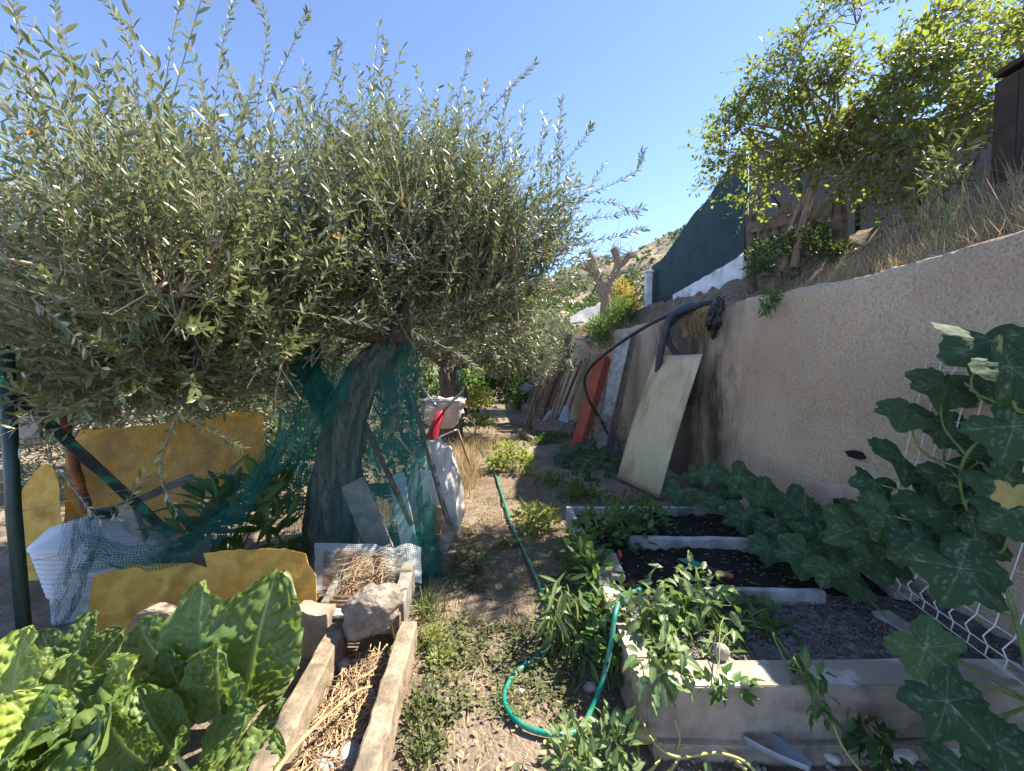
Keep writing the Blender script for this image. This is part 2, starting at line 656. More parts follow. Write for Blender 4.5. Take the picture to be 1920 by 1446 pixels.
M_stem = pmat("green_stem", (0.10, 0.16, 0.04), (0.20, 0.26, 0.08), 12, 0.6, 0.0)
M_straw = pmat("straw", (0.28, 0.185, 0.095), (0.50, 0.36, 0.20), 14, 0.85, 0.3, 80, 0.002)
M_soil_dark = pmat("potting_soil", (0.010, 0.008, 0.007), (0.035, 0.027, 0.021), 22, 0.95, 1.0, 60, 0.02, (1, 1, 1))
M_rock = pmat("limestone", (0.17, 0.14, 0.11), (0.37, 0.31, 0.25), 9, 0.95, 1.0, 30, 0.02, (1, 1, 1), (0.11, 0.09, 0.075), 6)
M_pebble = pmat("pebble", (0.30, 0.27, 0.24), (0.52, 0.48, 0.43), 12, 0.9, 0.3, 60, 0.004, rnd=0.4)

M_hose = pmat("green_hose", (0.0, 0.17, 0.115), (0.01, 0.25, 0.17), 14, 0.4, 0.2, 60, 0.003, (1, 1, 1), (0.12, 0.24, 0.16), 9, spec=0.45)
M_iron = pmat("dull_iron", (0.07, 0.06, 0.055), (0.16, 0.14, 0.12), 18, 0.6, 0.3, 60, 0.003, metal=0.3, spec=0.4)
L_olive = leafmat("olive_leaf", [(0.065, 0.092, 0.028), (0.11, 0.14, 0.045), (0.17, 0.195, 0.075), (0.09, 0.12, 0.038)], back=(0.33, 0.345, 0.22), trans=0.24, tcol=(0.28, 0.32, 0.09), rough=0.38, spec=0.5, odd=(0.55, 0.24, 0.03), oddfrac=0.004)
L_olive_far = leafmat("olive_leaf_far", [(0.09, 0.11, 0.05), (0.16, 0.18, 0.09), (0.22, 0.23, 0.13)], back=(0.34, 0.35, 0.25), trans=0.2, tcol=(0.22, 0.27, 0.07), rough=0.45)
L_tree = leafmat("bright_tree_leaf", [(0.05, 0.085, 0.022), (0.08, 0.12, 0.03), (0.12, 0.155, 0.04)], trans=0.45, tcol=(0.44, 0.52, 0.06), rough=0.4, spec=0.4)
L_dark = leafmat("dark_shrub_leaf", [(0.03, 0.06, 0.018), (0.05, 0.095, 0.03)], trans=0.3, tcol=(0.16, 0.26, 0.04), rough=0.5)
L_green = leafmat("garden_leaf", [(0.045, 0.10, 0.028), (0.075, 0.15, 0.04), (0.11, 0.19, 0.055)], trans=0.32, tcol=(0.26, 0.42, 0.06), rough=0.5)
L_pepper = leafmat("drooping_leaf", [(0.10, 0.17, 0.06), (0.15, 0.22, 0.085), (0.20, 0.27, 0.115)], trans=0.3, tcol=(0.30, 0.44, 0.08), rough=0.45, vein=(0.24, 0.30, 0.14))
L_lime = leafmat("yellow_green_leaf", [(0.16, 0.21, 0.045), (0.24, 0.29, 0.065), (0.32, 0.35, 0.09)], trans=0.35, tcol=(0.50, 0.55, 0.08), rough=0.5)
L_autumn = leafmat("turning_leaf", [(0.22, 0.30, 0.04), (0.34, 0.36, 0.05), (0.45, 0.18, 0.06)], trans=0.4, tcol=(0.60, 0.42, 0.06), rough=0.5)
L_peach = leafmat("long_leaf", [(0.09, 0.15, 0.045), (0.14, 0.20, 0.06)], trans=0.35, tcol=(0.30, 0.40, 0.07), rough=0.45, vein=(0.22, 0.27, 0.11))
L_pumpkin = leafmat("squash_leaf", [(0.028, 0.060, 0.028), (0.040, 0.080, 0.036), (0.055, 0.10, 0.040)], back=(0.10, 0.16, 0.06), trans=0.2, tcol=(0.16, 0.30, 0.05), rough=0.7, spec=0.18, vein=(0.24, 0.29, 0.19), mottle=None, bscale=22, bstr=0.5)
L_chard = leafmat("chard_leaf", [(0.08, 0.135, 0.035), (0.11, 0.17, 0.045), (0.15, 0.21, 0.055)], trans=0.28, tcol=(0.34, 0.50, 0.05), rough=0.42, spec=0.4, vein=(0.46, 0.50, 0.22), bscale=28, bstr=0.35)
L_chard_y = leafmat("pale_chard_leaf", [(0.24, 0.32, 0.06), (0.34, 0.40, 0.09)], trans=0.3, tcol=(0.50, 0.58, 0.08), rough=0.35, vein=(0.48, 0.50, 0.22))
L_wilt = leafmat("wilted_leaf", [(0.34, 0.30, 0.09), (0.42, 0.32, 0.12)], trans=0.3, tcol=(0.5, 0.42, 0.1), rough=0.6, vein=(0.5, 0.45, 0.25))
L_dry = leafmat("dry_grass", [(0.30, 0.23, 0.12), (0.44, 0.34, 0.19), (0.52, 0.42, 0.26)], trans=0.25, tcol=(0.6, 0.42, 0.2), rough=0.8, spec=0.1)
L_grass = leafmat("green_grass", [(0.07, 0.11, 0.03), (0.13, 0.17, 0.055), (0.24, 0.23, 0.10)], trans=0.3, tcol=(0.3, 0.38, 0.08), rough=0.6)
L_weed = leafmat("weed_leaf", [(0.07, 0.085, 0.035), (0.11, 0.13, 0.05), (0.17, 0.17, 0.075)], trans=0.25, tcol=(0.24, 0.32, 0.07), rough=0.6)

# ------------------------------------------------------------------ ground


def gz(x, y):
    x, y = np.asarray(x, float), np.asarray(y, float)
    near = np.clip(1 - (np.abs(x) + np.abs(y) - 14) / 20, 0.0, 1)
    return near * (0.028 * fbm(x * 1.3, y * 1.3, 0, 3, 3) + 0.010 * fbm(x * 6, y * 6, 0, 8, 3)) - 0.005


def grow_axis(lo, hi, step, far0, far1):
    a = list(np.arange(lo, hi, step))
    v, s = hi, step
    while v < far1:
        a.append(v)
        s *= 1.18
        v += s
    v, s = lo, step
    b = []
    while v > far0:
        s *= 1.18
        v -= s
        b.append(v)
    return np.array(b[::-1] + a)


def grid_faces(nx, ny):
    i, j = np.meshgrid(np.arange(nx - 1), np.arange(ny - 1), indexing='ij')
    a = (i * ny + j).ravel()
    return np.stack([a, a + ny, a + ny + 1, a + 1], 1)


gx = grow_axis(-3.4, 2.6, 0.04, -700, 700)
gy = grow_axis(0.6, 8.0, 0.04, -40, 900)
GX, GY = np.meshgrid(gx, gy, indexing='ij')
GZ = gz(GX, GY)
M_ground, nt, b = nt_new("dry_path_soil")
co = coords(nt)
n1 = noise(nt, co, 1.1, 6, 0.65)
col = ramp(nt, n1, [(0.36, (0.16, 0.12, 0.083)), (0.5, (0.26, 0.20, 0.145)), (0.68, (0.36, 0.285, 0.21))])
n2 = noise(nt, co, 26, 5, 0.7)
col = mixc(nt, ramp(nt, n2, [(0.53, 0.0), (0.66, 0.8)]), col, (0.15, 0.115, 0.08))
n4 = noise(nt, co, 70, 3, 0.6)
col = mixc(nt, ramp(nt, n4, [(0.60, 0.0), (0.70, 0.6)]), col, (0.50, 0.44, 0.37))
n5 = noise(nt, co, 2.3, 5, 0.6)
col = mixc(nt, ramp(nt, n5, [(0.52, 0.0), (0.70, 0.5)]), col, (0.13, 0.125, 0.06))
nt.links.new(col, b.inputs["Base Color"])
b.inputs["Roughness"].default_value = 0.95
b.inputs["Specular IOR Level"].default_value = 0.15
vo = nd(nt, "ShaderNodeTexVoronoi", Scale=55.0)
nt.links.new(co, vo.inputs["Vector"])
hh = mth(nt, 'ADD', noise(nt, co, 45, 6, 0.7), mth(nt, 'MULTIPLY', vo.outputs[0], -0.5))
bump(nt, b, hh, 0.9, 0.02)
me = mk_mesh("ground", np.stack([GX.ravel(), GY.ravel(), GZ.ravel()], 1), grid_faces(len(gx), len(gy)), [M_ground], True)
ground = link("ground", me, None, (0, 0, 0))
tag(ground, "dry beige soil of the garden and its narrow path", None, None, "structure")

# ------------------------------------------------------------------ retaining wall and the bank above it
WP = catmull([(2.28, -1.6, 0), (2.33, 0.5, 0), (2.36, 2.5, 0), (2.40, 5, 0), (2.42, 8.2, 0), (2.08, 9.6, 0), (1.66, 11.4, 0), (1.5, 14, 0), (1.3, 22, 0)], 330)
seg = np.r_[0, np.cumsum(np.linalg.norm(np.diff(WP, axis=0), axis=1))]


def wall_top(y):
    y = np.asarray(y, float)
    return np.interp(y, [-2, 1.5, 3.0, 3.6, 4.2, 5.0, 7.3, 13, 22], [2.16, 2.15, 2.13, 2.16, 2.2, 2.24, 2.31, 2.36, 2.4]) + 0.025 * fbm(y * 2.1, 0.3, 0, 5, 3)


def wall_x(y):
    return np.interp(y, WP[:, 1], WP[:, 0])


nz = 56
tz = np.linspace(0, 1, nz)
T = nrm(np.gradient(WP, axis=0))
NL = np.stack([-T[:, 1], T[:, 0], np.zeros(len(T))], 1)     # towards the path
top = wall_top(WP[:, 1])
rows = []
for k in range(nz):
    z = -0.15 + (top + 0.15) * tz[k]
    batter = 0.05 * (1 - tz[k])
    und = 0.016 * fbm(seg * 0.9, z * 1.1, 0, 21, 3) + 0.0045 * fbm(seg * 11, z * 11, 0, 31, 3)
    if k >= nz - 2:
        und = und - 0.012 * (k - nz + 3)
    p = WP + NL * (und + batter)[:, None]
    p[:, 2] = z
    rows.append(p)
for d, dz in ((0.06, 0.012), (0.16, 0.01), (0.27, -0.01), (0.28, -1.0)):
    p = WP - NL * d
    p[:, 2] = top + dz + 0.012 * fbm(seg * 5, d * 9, 0, 41, 3)
    rows.append(p)
R = np.array(rows)                                           # rows x along
M_wall, nt, b = nt_new("roughcast_render")
co = coords(nt)
n1 = noise(nt, co, 0.8, 6, 0.6)
col = ramp(nt, n1, [(0.35, (0.53, 0.385, 0.25)), (0.5, (0.64, 0.48, 0.32)), (0.66, (0.72, 0.555, 0.38))])
n2 = noise(nt, co, 62, 3, 0.65)
col = mixc(nt, ramp(nt, n2, [(0.32, 0.7), (0.52, 0.0)]), col, (0.30, 0.22, 0.155))
col = mixc(nt, ramp(nt, n2, [(0.56, 0.0), (0.75, 0.55)]), col, (0.70, 0.59, 0.47))
# black damp stains that run down the render under the pipes
sx = nt.nodes.new("ShaderNodeSeparateXYZ")
nt.links.new(co, sx.inputs[0])
st = noise(nt, coords(nt, (1.5, 1.5, 0.6)), 1.6, 8, 0.75)
yb = mth(nt, 'SUBTRACT', 1.0, mth(nt, 'MULTIPLY', mth(nt, 'ABSOLUTE', mth(nt, 'SUBTRACT', sx.outputs[1], 5.7)), 0.5))
f = mth(nt, 'MULTIPLY', ramp(nt, mth(nt, 'ADD', st, mth(nt, 'MULTIPLY', yb, 0.22)), [(0.46, 0.0), (0.68, 1.0)]), ramp(nt, yb, [(0.0, 0.0), (0.45, 1.0)]))
f = mth(nt, 'MULTIPLY', f, mth(nt, 'MULTIPLY_ADD', n2, 0.6, 0.55))
col = mixc(nt, mth(nt, 'MINIMUM', f, 0.92), col, (0.045, 0.038, 0.03))
st2 = noise(nt, coords(nt, (1.6, 1.6, 0.5)), 1.2, 8, 0.75)
col = mixc(nt, ramp(nt, st2, [(0.60, 0.0), (0.74, 0.45)]), col, (0.13, 0.11, 0.085))
# old repairs: broad patches of another shade with a fine crack round them
vp_ = nd(nt, "ShaderNodeTexVoronoi", Scale=0.55)
wv = nt.nodes.new("ShaderNodeVectorMath")
wv.operation = 'ADD'
nz_ = nd(nt, "ShaderNodeTexNoise", Scale=1.4, Detail=6.0)
nt.links.new(co, nz_.inputs["Vector"])
nt.links.new(nz_.outputs[1], wv.inputs[0])
nt.links.new(co, wv.inputs[1])
nt.links.new(wv.outputs[0], vp_.inputs["Vector"])
pc = nt.nodes.new("ShaderNodeSeparateXYZ")
nt.links.new(vp_.outputs["Color"], pc.inputs[0])
col = mixc(nt, mth(nt, 'MULTIPLY', ramp(nt, pc.outputs[0], [(0.35, 0.0), (0.9, 1.0)]), 0.45), col, (0.44, 0.36, 0.285))
nt.links.new(col, b.inputs["Base Color"])
b.inputs["Roughness"].default_value = 0.95
b.inputs["Specular IOR Level"].default_value = 0.15
vo = nd(nt, "ShaderNodeTexVoronoi", Scale=42.0)
nt.links.new(co, vo.inputs["Vector"])
bump(nt, b, mth(nt, 'ADD', noise(nt, co, 80, 5, 0.7), mth(nt, 'MULTIPLY', vo.outputs[0], -0.5)), 0.7, 0.02)
wall = link("retaining_wall", mk_mesh("retaining_wall", R.reshape(-1, 3), grid_faces(R.shape[0], R.shape[1])[:, ::-1].copy(), [M_wall], True), None, (0, 0, 0))
tag(wall, "tall roughcast retaining wall in beige render with black damp stains", "wall")


def on_wall(px, py, off=0.004):
    """where a photo pixel meets the wall's face"""
    for Y in np.linspace(0.8, 16, 1500):
        p = W(px, py, Y)
        if p[0] >= wall_x(p[1]) - 0.05 * (1 - p[2] / 2.2) - off - 0.012:
            return p
    return p


# smooth bare plaster where the roughcast fell off
M_patch = pmat("bare_plaster", (0.44, 0.345, 0.255), (0.58, 0.47, 0.36), 6, 0.95, 0.5, 40, 0.006, (1, 1, 1), (0.38, 0.31, 0.24), 3)


def wall_patch(name, outline, mat, t0=0.006):
    P = [on_wall(x, y, 0.0) for x, y in outline]
    Pd = []
    n = len(P)
    for i in range(n):
        for q in np.linspace(0, 1, 5)[:-1]:
            p = P[i] * (1 - q) + P[(i + 1) % n] * q
            Pd.append(p + RN.normal(0, 0.008, 3) * A(0, 1, 1))
    Pd = np.array(Pd)
    Pd[:, 0] = [wall_x(p[1]) - 0.05 * (1 - p[2] / 2.15) - 0.016 * float(fbm(np.interp(p[1], WP[:, 1], seg) * 0.9, p[2] * 1.1, 0, 21, 3)) - 0.004 for p in Pd]
    c = Pd.mean(0)
    V = np.vstack([Pd, c + (Pd - c) * 0.96 - A(t0, 0, 0), [c - A(t0 + .002, 0, 0)]])
    m = len(Pd)
    F = [[i, (i + 1) % m, m + (i + 1) % m, m + i] for i in range(m)] + [[m + i, m + (i + 1) % m, 2 * m] for i in range(m)]
    return link(name, mk_mesh(name, V, F, [mat], False), wall)


wall_patch("bare_patch", [(1528, 912), (1590, 905), (1608, 862), (1640, 868), (1660, 905), (1652, 935), (1675, 965), (1600, 970), (1540, 960)], M_patch)
M_recess_shade = pmat("recess_shade", (0.01, 0.009, 0.008), (0.03, 0.026, 0.022), 20, 0.95, 0.6, 40)  # near-black colour stands for the shade inside a small recess
hp = [on_wall(x, y, 0.01) for x, y in ((1608, 852),)][0]
rock("hole_shade", hp + A(-0.012, 0, 0), (0.02, 0.07, 0.025), M_recess_shade, wall, 3, 0.3, 2, 5)  # raised dark lump, no real opening: recess shade put into its colour

# ------------------------------------------------------------------ bank above the wall
offs = [0.16, 0.24, 0.36, 0.5, 0.7, 0.85, 1.05, 1.4, 2.2, 4, 8, 20, 60, 160]
hts = [-0.02, 0.0, 0.07, 0.16, 0.32, 0.50, 0.62, 0.7, 0.75, 0.9, 1.3, 3.0, 8.0, 16.0]
WB = catmull([(2.28, -6, 0), (2.33, 0.5, 0), (2.36, 2.5, 0), (2.40, 5, 0), (2.42, 8.2, 0), (2.08, 9.6, 0), (1.66, 11.4, 0), (1.5, 14, 0), (1.3, 22, 0), (1.0, 60, 0)], 300)
TB = nrm(np.gradient(WB, axis=0))
NB = np.stack([TB[:, 1], -TB[:, 0], np.zeros(len(TB))], 1)
rows = []
for d, h in zip(offs, hts):
    q = NB * d
    p = WB + A(1, 0, 0) * d if d > 3 else WB + q
    p[:, 2] = wall_top(np.clip(p[:, 1], -2, 22)) + h + 0.06 * fbm(p[:, 0] * 4, p[:, 1] * 4, 0, 51, 4) * min(1, d * 2)
    rows.append(p)
Rb = np.array(rows)
M_bank = pmat("dry_bank_soil", (0.12, 0.085, 0.055), (0.32, 0.23, 0.15), 9, 0.95, 1.0, 22, 0.06, (1, 1, 1), (0.14, 0.13, 0.06), 1.5)
bank = link("terrace_bank", mk_mesh("terrace_bank", Rb.reshape(-1, 3), grid_faces(Rb.shape[0], Rb.shape[1]), [M_bank], True), None, (0, 0, 0))
tag(bank, "dry earth bank and upper terrace behind the retaining wall", None, None, "structure")


def bank_z(x, y):
    d = x - wall_x(y)
    return float(wall_top(y) + np.interp(d, offs, hts))


# ------------------------------------------------------------------ far hillside
hx = np.linspace(-420, 620, 210)
hy = np.r_[np.linspace(60, 300, 90), np.linspace(306, 520, 30)]
HX, HY = np.meshgrid(hx, hy, indexing='ij')
ridge = np.interp(HX, [-420, -200, -60, 0, 47, 126, 220, 620], [8, 14, 38, 60, 77, 104, 140, 260])
tt = np.clip((HY - 60) / 240, 0, 1)
HZ = ridge * (tt ** 1.15) * np.where(HY > 300, np.clip(1 - (HY - 300) / 260, 0, 1), 1)
HZ = HZ + (3 + 5 * tt) * fbm(HX / 38, HY / 38, 0, 61, 5) * np.clip(tt * 5, 0, 1) - 2
M_hill = pmat("scrub_hillside", (0.15, 0.14, 0.075), (0.34, 0.26, 0.17), 0.035, 0.95, 0.6, 0.5, 1.0, (1, 1, 1), (0.36, 0.24, 0.16), 0.02, lo=0.40, hi=0.62, detail=10)
hill = link("hill", mk_mesh("hill", np.stack([HX, HY, HZ], 2).reshape(-1, 3), grid_faces(len(hx), len(hy)), [M_hill], True), None, (0, 0, 0))
tag(hill, "scrubby tan and green hillside rising behind the garden", None, None, "structure")


def hill_z(x, y):
    i = np.clip(np.searchsorted(hx, x) - 1, 0, len(hx) - 2)
    j = np.clip(np.searchsorted(hy, y) - 1, 0, len(hy) - 2)
    return (HZ[i, j] + HZ[i + 1, j + 1]) / 2


n = 15000
bx, by = RN.uniform(-80, 330, n), RN.uniform(90, 305, n)
dens = fbm(bx / 30, by / 30, 0, 71, 4)
keep = (dens > 0.0) | (RN.random(n) < 0.10)
bx, by = bx[keep], by[keep]
cs = np.stack([bx, by, hill_z(bx, by)], 1)
rr = RN.uniform(0.5, 1.7, len(cs))
P = (cs[:, None, :] + RN.normal(0, 0.5, (len(cs), 14, 3)) * rr[:, None, None] * A(1, 1, 0.7) + A(0, 0, 0.6)).reshape(-1, 3)
foliage("hillside_scrub", (A([-.5, 0, 0], [.5, 0, .1], [.35, .9, 0], [-.4, .8, .15]), np.array([[0, 1, 2, 3]])), P, rand_dirs(len(P)) + A(0, 0, .5), rand_dirs(len(P)) + A(0, -.5, .8), np.repeat(rr, 14) * RN.uniform(.5, .9, len(P)), L_dark, None, "stuff", "dark scrub bushes dotted over the far hillside", "scrub")

# ------------------------------------------------------------------ fence with shade netting on the bank
M_shade = pmat("dark_shade_netting", (0.022, 0.042, 0.044), (0.034, 0.060, 0.062), 3, 0.8, 0.4, 120, 0.004, spec=0.2)
M_screen = sheetmat("grey_shade_netting", (0.025, 0.027, 0.028), (0.085, 0.09, 0.09), 0.2, (0.06, 0.07, 0.085), 60, 0.8, (1, 1, 1), None, 0.4, 140, 0.2, 0.40, 0.62)


def fence_sheet(pts_b, pts_t, name, mat, parent, n=60, m=22, wav=0.02):
    Bt, Tp = catmull(pts_b, n), catmull(pts_t, n)
    q = np.linspace(0, 1, m)[:, None, None]
    S = Bt[None] * (1 - q) + Tp[None] * q
    yy = S[..., 1]
    S[..., 0] += wav * fbm(yy * 2.2, S[..., 2] * 1.3, 0, 81, 3) + wav * 0.5 * np.sin(yy * 6 + S[..., 2] * 2)
    S[-1, :, 2] += 0.02 * np.sin(yy[-1] * 5.1) - 0.03 * np.abs(np.sin(yy[-1] * 1.9))
    return link(name, mk_mesh(name, S.reshape(-1, 3), grid_faces(m, n), [mat], True), parent)


fence = thing("shade_net_fence", (3.4, 8.0, 2.8), "dark blue-green shade netting fence climbing above the white low wall", "fence")
fence_sheet([W(1222, 588, 10.1), W(1290, 548, 7.9), W(1400, 470, 5.9)], [W(1222, 502, 10.1), W(1258, 462, 8.9), W(1300, 400, 7.6), W(1350, 335, 6.6), W(1402, 268, 5.9)], "netting", M_shade, fence)
for (x, yb_, yt_, Y) in ((1224, 590, 500, 10.05), (1398, 478, 268, 5.86)):
    MB().tube([W(x, yb_ + 12, Y), W(x, yt_, Y)], 0.028, 8).build("post", M_green_paint, fence, True)
MB().tube([W(1336, 512, 7.0), W(1352, 450, 6.9)], 0.012, 6).build("strut", M_green_paint, fence, True)

screen = thing("shade_screen", (3.5, 4.4, 2.8), "pale grey speckled screen behind the leaning tree and wooden pallet", "screen")
fence_sheet([W(1404, 500, 5.85), W(1600, 480, 4.9), W(1880, 430, 4.1)], [W(1404, 265, 5.85), W(1600, 235, 4.9), W(1880, 200, 4.1)], "netting", M_screen, screen, 70, 24)
for (x, Y, yt_) in ((1500, 5.3, 250), (1608, 4.85, 240), (1722, 4.5, 225)):
    MB().tube([W(x, 500 - (x - 1500) * .3, Y - .02), W(x, yt_, Y - .02)], 0.024, 8).build("post", M_green_paint, screen, True)
MB().tube([W(1425, 340, 5.5), W(1466, 392, 5.1)], 0.02, 6).build("strut", M_green_paint, screen, True)

lw = MB()
a0, a1, b0, b1 = W(1268, 562, 8.4), W(1402, 525, 5.85), W(1268, 553, 8.4), W(1402, 478, 5.85)
Vv, Ff = [], []
for i, q in enumerate(np.linspace(0, 1, 14)):
    lo_, hi_ = a0 * (1 - q) + a1 * q, b0 * (1 - q) + b1 * q
    if q < 0.8:
        hi_ = hi_ + A(0, 0, 0.01 * math.sin(i * 3))
    lo_ = lo_ - A(0, 0, 0.35)
    for p, dx in ((lo_, -0.07), (hi_, -0.07), (hi_, 0.08), (lo_, 0.08)):
        Vv.append(p + A(dx, 0, 0))
for i in range(13):
    for j in range(4):
        k = (j + 1) % 4
        Ff.append([i * 4 + j, i * 4 + k, (i + 1) * 4 + k, (i + 1) * 4 + j])
Ff += [[0, 1, 2, 3], [55, 54, 53, 52]]
tag(lw.add(Vv, Ff).build("low_wall", M_white_paint), "white plastered low wall under the dark shade netting", "wall")
wp = MB()
p0, p1 = W(1214, 600, 9.75), W(1216, 512, 9.75)
wp.plank(p0 - A(0, 0, .2), p1, 0.15, 0.15, (1, 0, 0), 5, 0.003, 0.01)
wpo = thing("white_gate_post", (p0[0], p0[1], p0[2] - .2), "white square post at the far end of the shade netting", "post")
wp.build("shaft", M_white_paint, wpo)
MB().plank(p1, p1 + A(0, 0, .05), 0.2, 0.2, (1, 0, 0), 2, 0.002, 0.012).build("cap", M_white_paint, wpo)

# dark shed on the terrace
shed = thing("dark_shed", (4.4, 2.1, 2.9), "dark brown boarded shed standing on the terrace above the dry grass", "shed")
M_shed = pmat("dark_brown_board", (0.035, 0.024, 0.017), (0.06, 0.042, 0.030), 8, 0.85, 0.3, 50, 0.004, rnd=0.3)
for i in range(15):
    y0 = 3.12 - i * 0.15
    MB().box((3.60, y0 - 0.147, 2.45), (3.63, y0, 3.62), 0, 0.004, 4, 0.001).build("board", M_shed, shed)
for i in range(12):
    x0 = 3.64 + i * 0.16
    MB().box((x0, 3.09, 2.45), (x0 + .156, 3.12, 3.64), 0, 0.004, 4, 0.001).build("board", M_shed, shed)
MB().box((3.64, 0.9, 2.4), (5.5, 3.08, 3.6), 0, 0.01).build("core", M_shed, shed)
MB().box((3.59, 0.8, 3.66), (5.7, 3.13, 3.70), 0, 0.008).build("roof", M_shed, shed)
# ------------------------------------------------------------------ trees
def grow(tops, ells, n_limb, n_sub, n_shoot, slen, gap, up=0.8, out=0.5, rnd=0.5, bend=0.2, leaf=(0.045, 0.07), ang=0.75, limb_r=(0.05, 0.012), sides=3, mid_rise=0.15, sub_r=0.008, single=False, start=0.35, reject=None):
    """limbs to each part of the crown, branchlets off the limbs, leafy shoots off the branchlets"""
    limbs, twigs = MB(), MB()
    lp = []
    tot = sum(e[2] for e in ells)
    for (c, r, w) in ells:
        for _ in range(max(1, int(round(n_limb * w / tot)))):
            t0 = np.array(tops[RN.integers(len(tops))])
            tg = in_ell(1, c, np.array(r) * 0.55)[0]
            mid = (t0 + tg) / 2 + RN.normal(0, 0.09, 3) * np.linalg.norm(tg - t0) + A(0, 0, mid_rise)
            path = catmull([t0, mid, tg], 14)
            limbs.tube(path, np.linspace(limb_r[0], limb_r[1], 14), 6, True)
            lp.append(path[3:])
    lp = np.concatenate(lp)
    P, D, N = [], [], []
    cc = np.average([e[0] for e in ells], axis=0, weights=[e[2] for e in ells])
    for (c, r, w) in ells:
        c, r = np.array(c, float), np.array(r, float)
        tg = in_ell(int(n_sub * w / tot), c, r, 0.42)
        for t in tg:
            d = np.linalg.norm(lp - t, axis=1) + RN.random(len(lp)) * 0.1
            b = lp[np.argmin(d)]
            mid = (b + t) / 2 + RN.normal(0, 0.06, 3) + A(0, 0, 0.05)
            path = catmull([b, mid, t], 8)
            twigs.tube(path, np.linspace(sub_r, sub_r * .45, 8), 4, False)
            outd = nrm((t - c) / r + 0.5 * (t - cc))
            for k in range(n_shoot):
                i = RN.integers(2, 8)
                p0 = path[i]
                dr = nrm(outd * out + A(0, 0, up) + RN.normal(0, rnd, 3))
                L = RN.uniform(*slen)
                bd = A(0, 0, bend) + RN.normal(0, 0.12, 3)
                s = np.linspace(0, 1, 7)[:, None]
                sh = p0 + dr * L * s + bd * L * s * s
                if reject is not None and (reject(sh[2]) or reject(sh[6])):
                    continue
                twigs.tube(sh, np.linspace(sub_r * .42, sub_r * .18, 7), sides, False)
                m = max(2, int(L * (1 - start * .3) / gap))
                q = np.linspace(start * RN.random(), 1, m)
                pos = p0 + dr * L * q[:, None] + bd * L * (q ** 2)[:, None]
                tan = nrm(dr + 2 * bd * q[:, None])
                ax = nrm(np.cross(tan, A(.31, .77, .12) + RN.normal(0, .3, 3)))
                bx_ = np.cross(tan, ax)
                ph = RN.random() * 6.28 + np.arange(m) * 1.57 + RN.normal(0, .3, m)
                side = ax * np.cos(ph)[:, None] + bx_ * np.sin(ph)[:, None]
                for sg in ((1,) if single else (1, -1)):
                    dd = nrm(tan * math.cos(ang) + side * sg * math.sin(ang) + RN.normal(0, .16, (m, 3)))
                    P.append(pos)
                    D.append(dd)
                    N.append(nrm(tan * 0.9 - side * sg * .2 + RN.normal(0, .35, (m, 3))))
    P, D, N = np.concatenate(P), np.concatenate(D), np.concatenate(N)
    S = RN.uniform(leaf[0], leaf[1], len(P))
    return limbs, twigs, P, D, N, S


def bark_trunk(P, R, n=48, amp=0.05, ridges=9, seed=0, mb=None, step=60):
    """a furrowed trunk"""
    P = catmull(P, step)
    R = np.interp(np.linspace(0, 1, step), np.linspace(0, 1, len(R)), R)
    m = MB()
    m.tube(P, R, n, True)
    V = m.V[0]
    ang = np.tile(np.linspace(0, 2 * np.pi, n, endpoint=False), step)
    i = np.repeat(np.arange(step), n)
    rad = V - P[i]
    tw = ang + 0.9 * i / step
    k = amp * (np.abs(np.sin(tw * ridges / 2 + 1.5 * vn(np.cos(ang) * 1.5, np.sin(ang) * 1.5, i * .06, seed))) - .5) * 1.3
    k += amp * 1.4 * fbm(np.cos(ang) * 1.6, np.sin(ang) * 1.6, i * .05, seed + 3, 3)
    k += amp * .35 * fbm(np.cos(ang) * 9, np.sin(ang) * 9, i * .25, seed + 9, 2)
    V = P[i] + rad * (1 + k / np.maximum(R[i], .02))[:, None]
    (mb or m)
    m.V = [V]
    return m


def crown_gap(q):
    """the crown is open on its near right side"""
    return (q[0] > -.7 and q[1] < 2.7) or q[2] < np.interp(q[0], [-4, -2.6, -1.6, -1.0, -.3, .4], [1.0, 1.0, 1.15, 1.5, 1.55, 1.6])


# ---- the big olive in front
OB = W(632, 1035, 3.3)
OB[2] = 0
olive = thing("olive_tree", OB, "large gnarled olive tree with silvery leaves filling the upper half", "tree")
bark_trunk([OB + A(-.02, 0, -.12), OB + A(0, 0, .12), W(636, 900, 3.32), W(655, 800, 3.33), W(690, 705, 3.35), W(735, 640, 3.4)], [.215, .17, .148, .135, .12, .09], 72, 0.055, 13, 2).build("trunk", M_bark, olive, True)
bark_trunk([W(640, 800, 3.35), W(600, 735, 3.4), W(555, 650, 3.5), W(545, 600, 3.55)], [.13, .12, .10, .08], 30, 0.022, 7, 5, None, 26).build("limb", M_bark, olive, True)
bark_trunk([W(598, 668, 3.45), W(540, 660, 3.3), W(470, 655, 3.2), W(400, 640, 3.1)], [.09, .075, .07, .05], 26, 0.018, 7, 7, None, 22).build("limb", M_bark, olive, True)
bark_trunk([W(705, 690, 3.36), W(760, 600, 3.5), W(830, 520, 3.7), W(900, 470, 3.8)], [.13, .09, .065, .045], 22, 0.014, 6, 8, None, 26).build("limb", M_bark, olive, True)
tops = [W(545, 600, 3.55), W(735, 640, 3.4), W(640, 600, 3.4), W(430, 645, 3.15), W(860, 500, 3.75)]
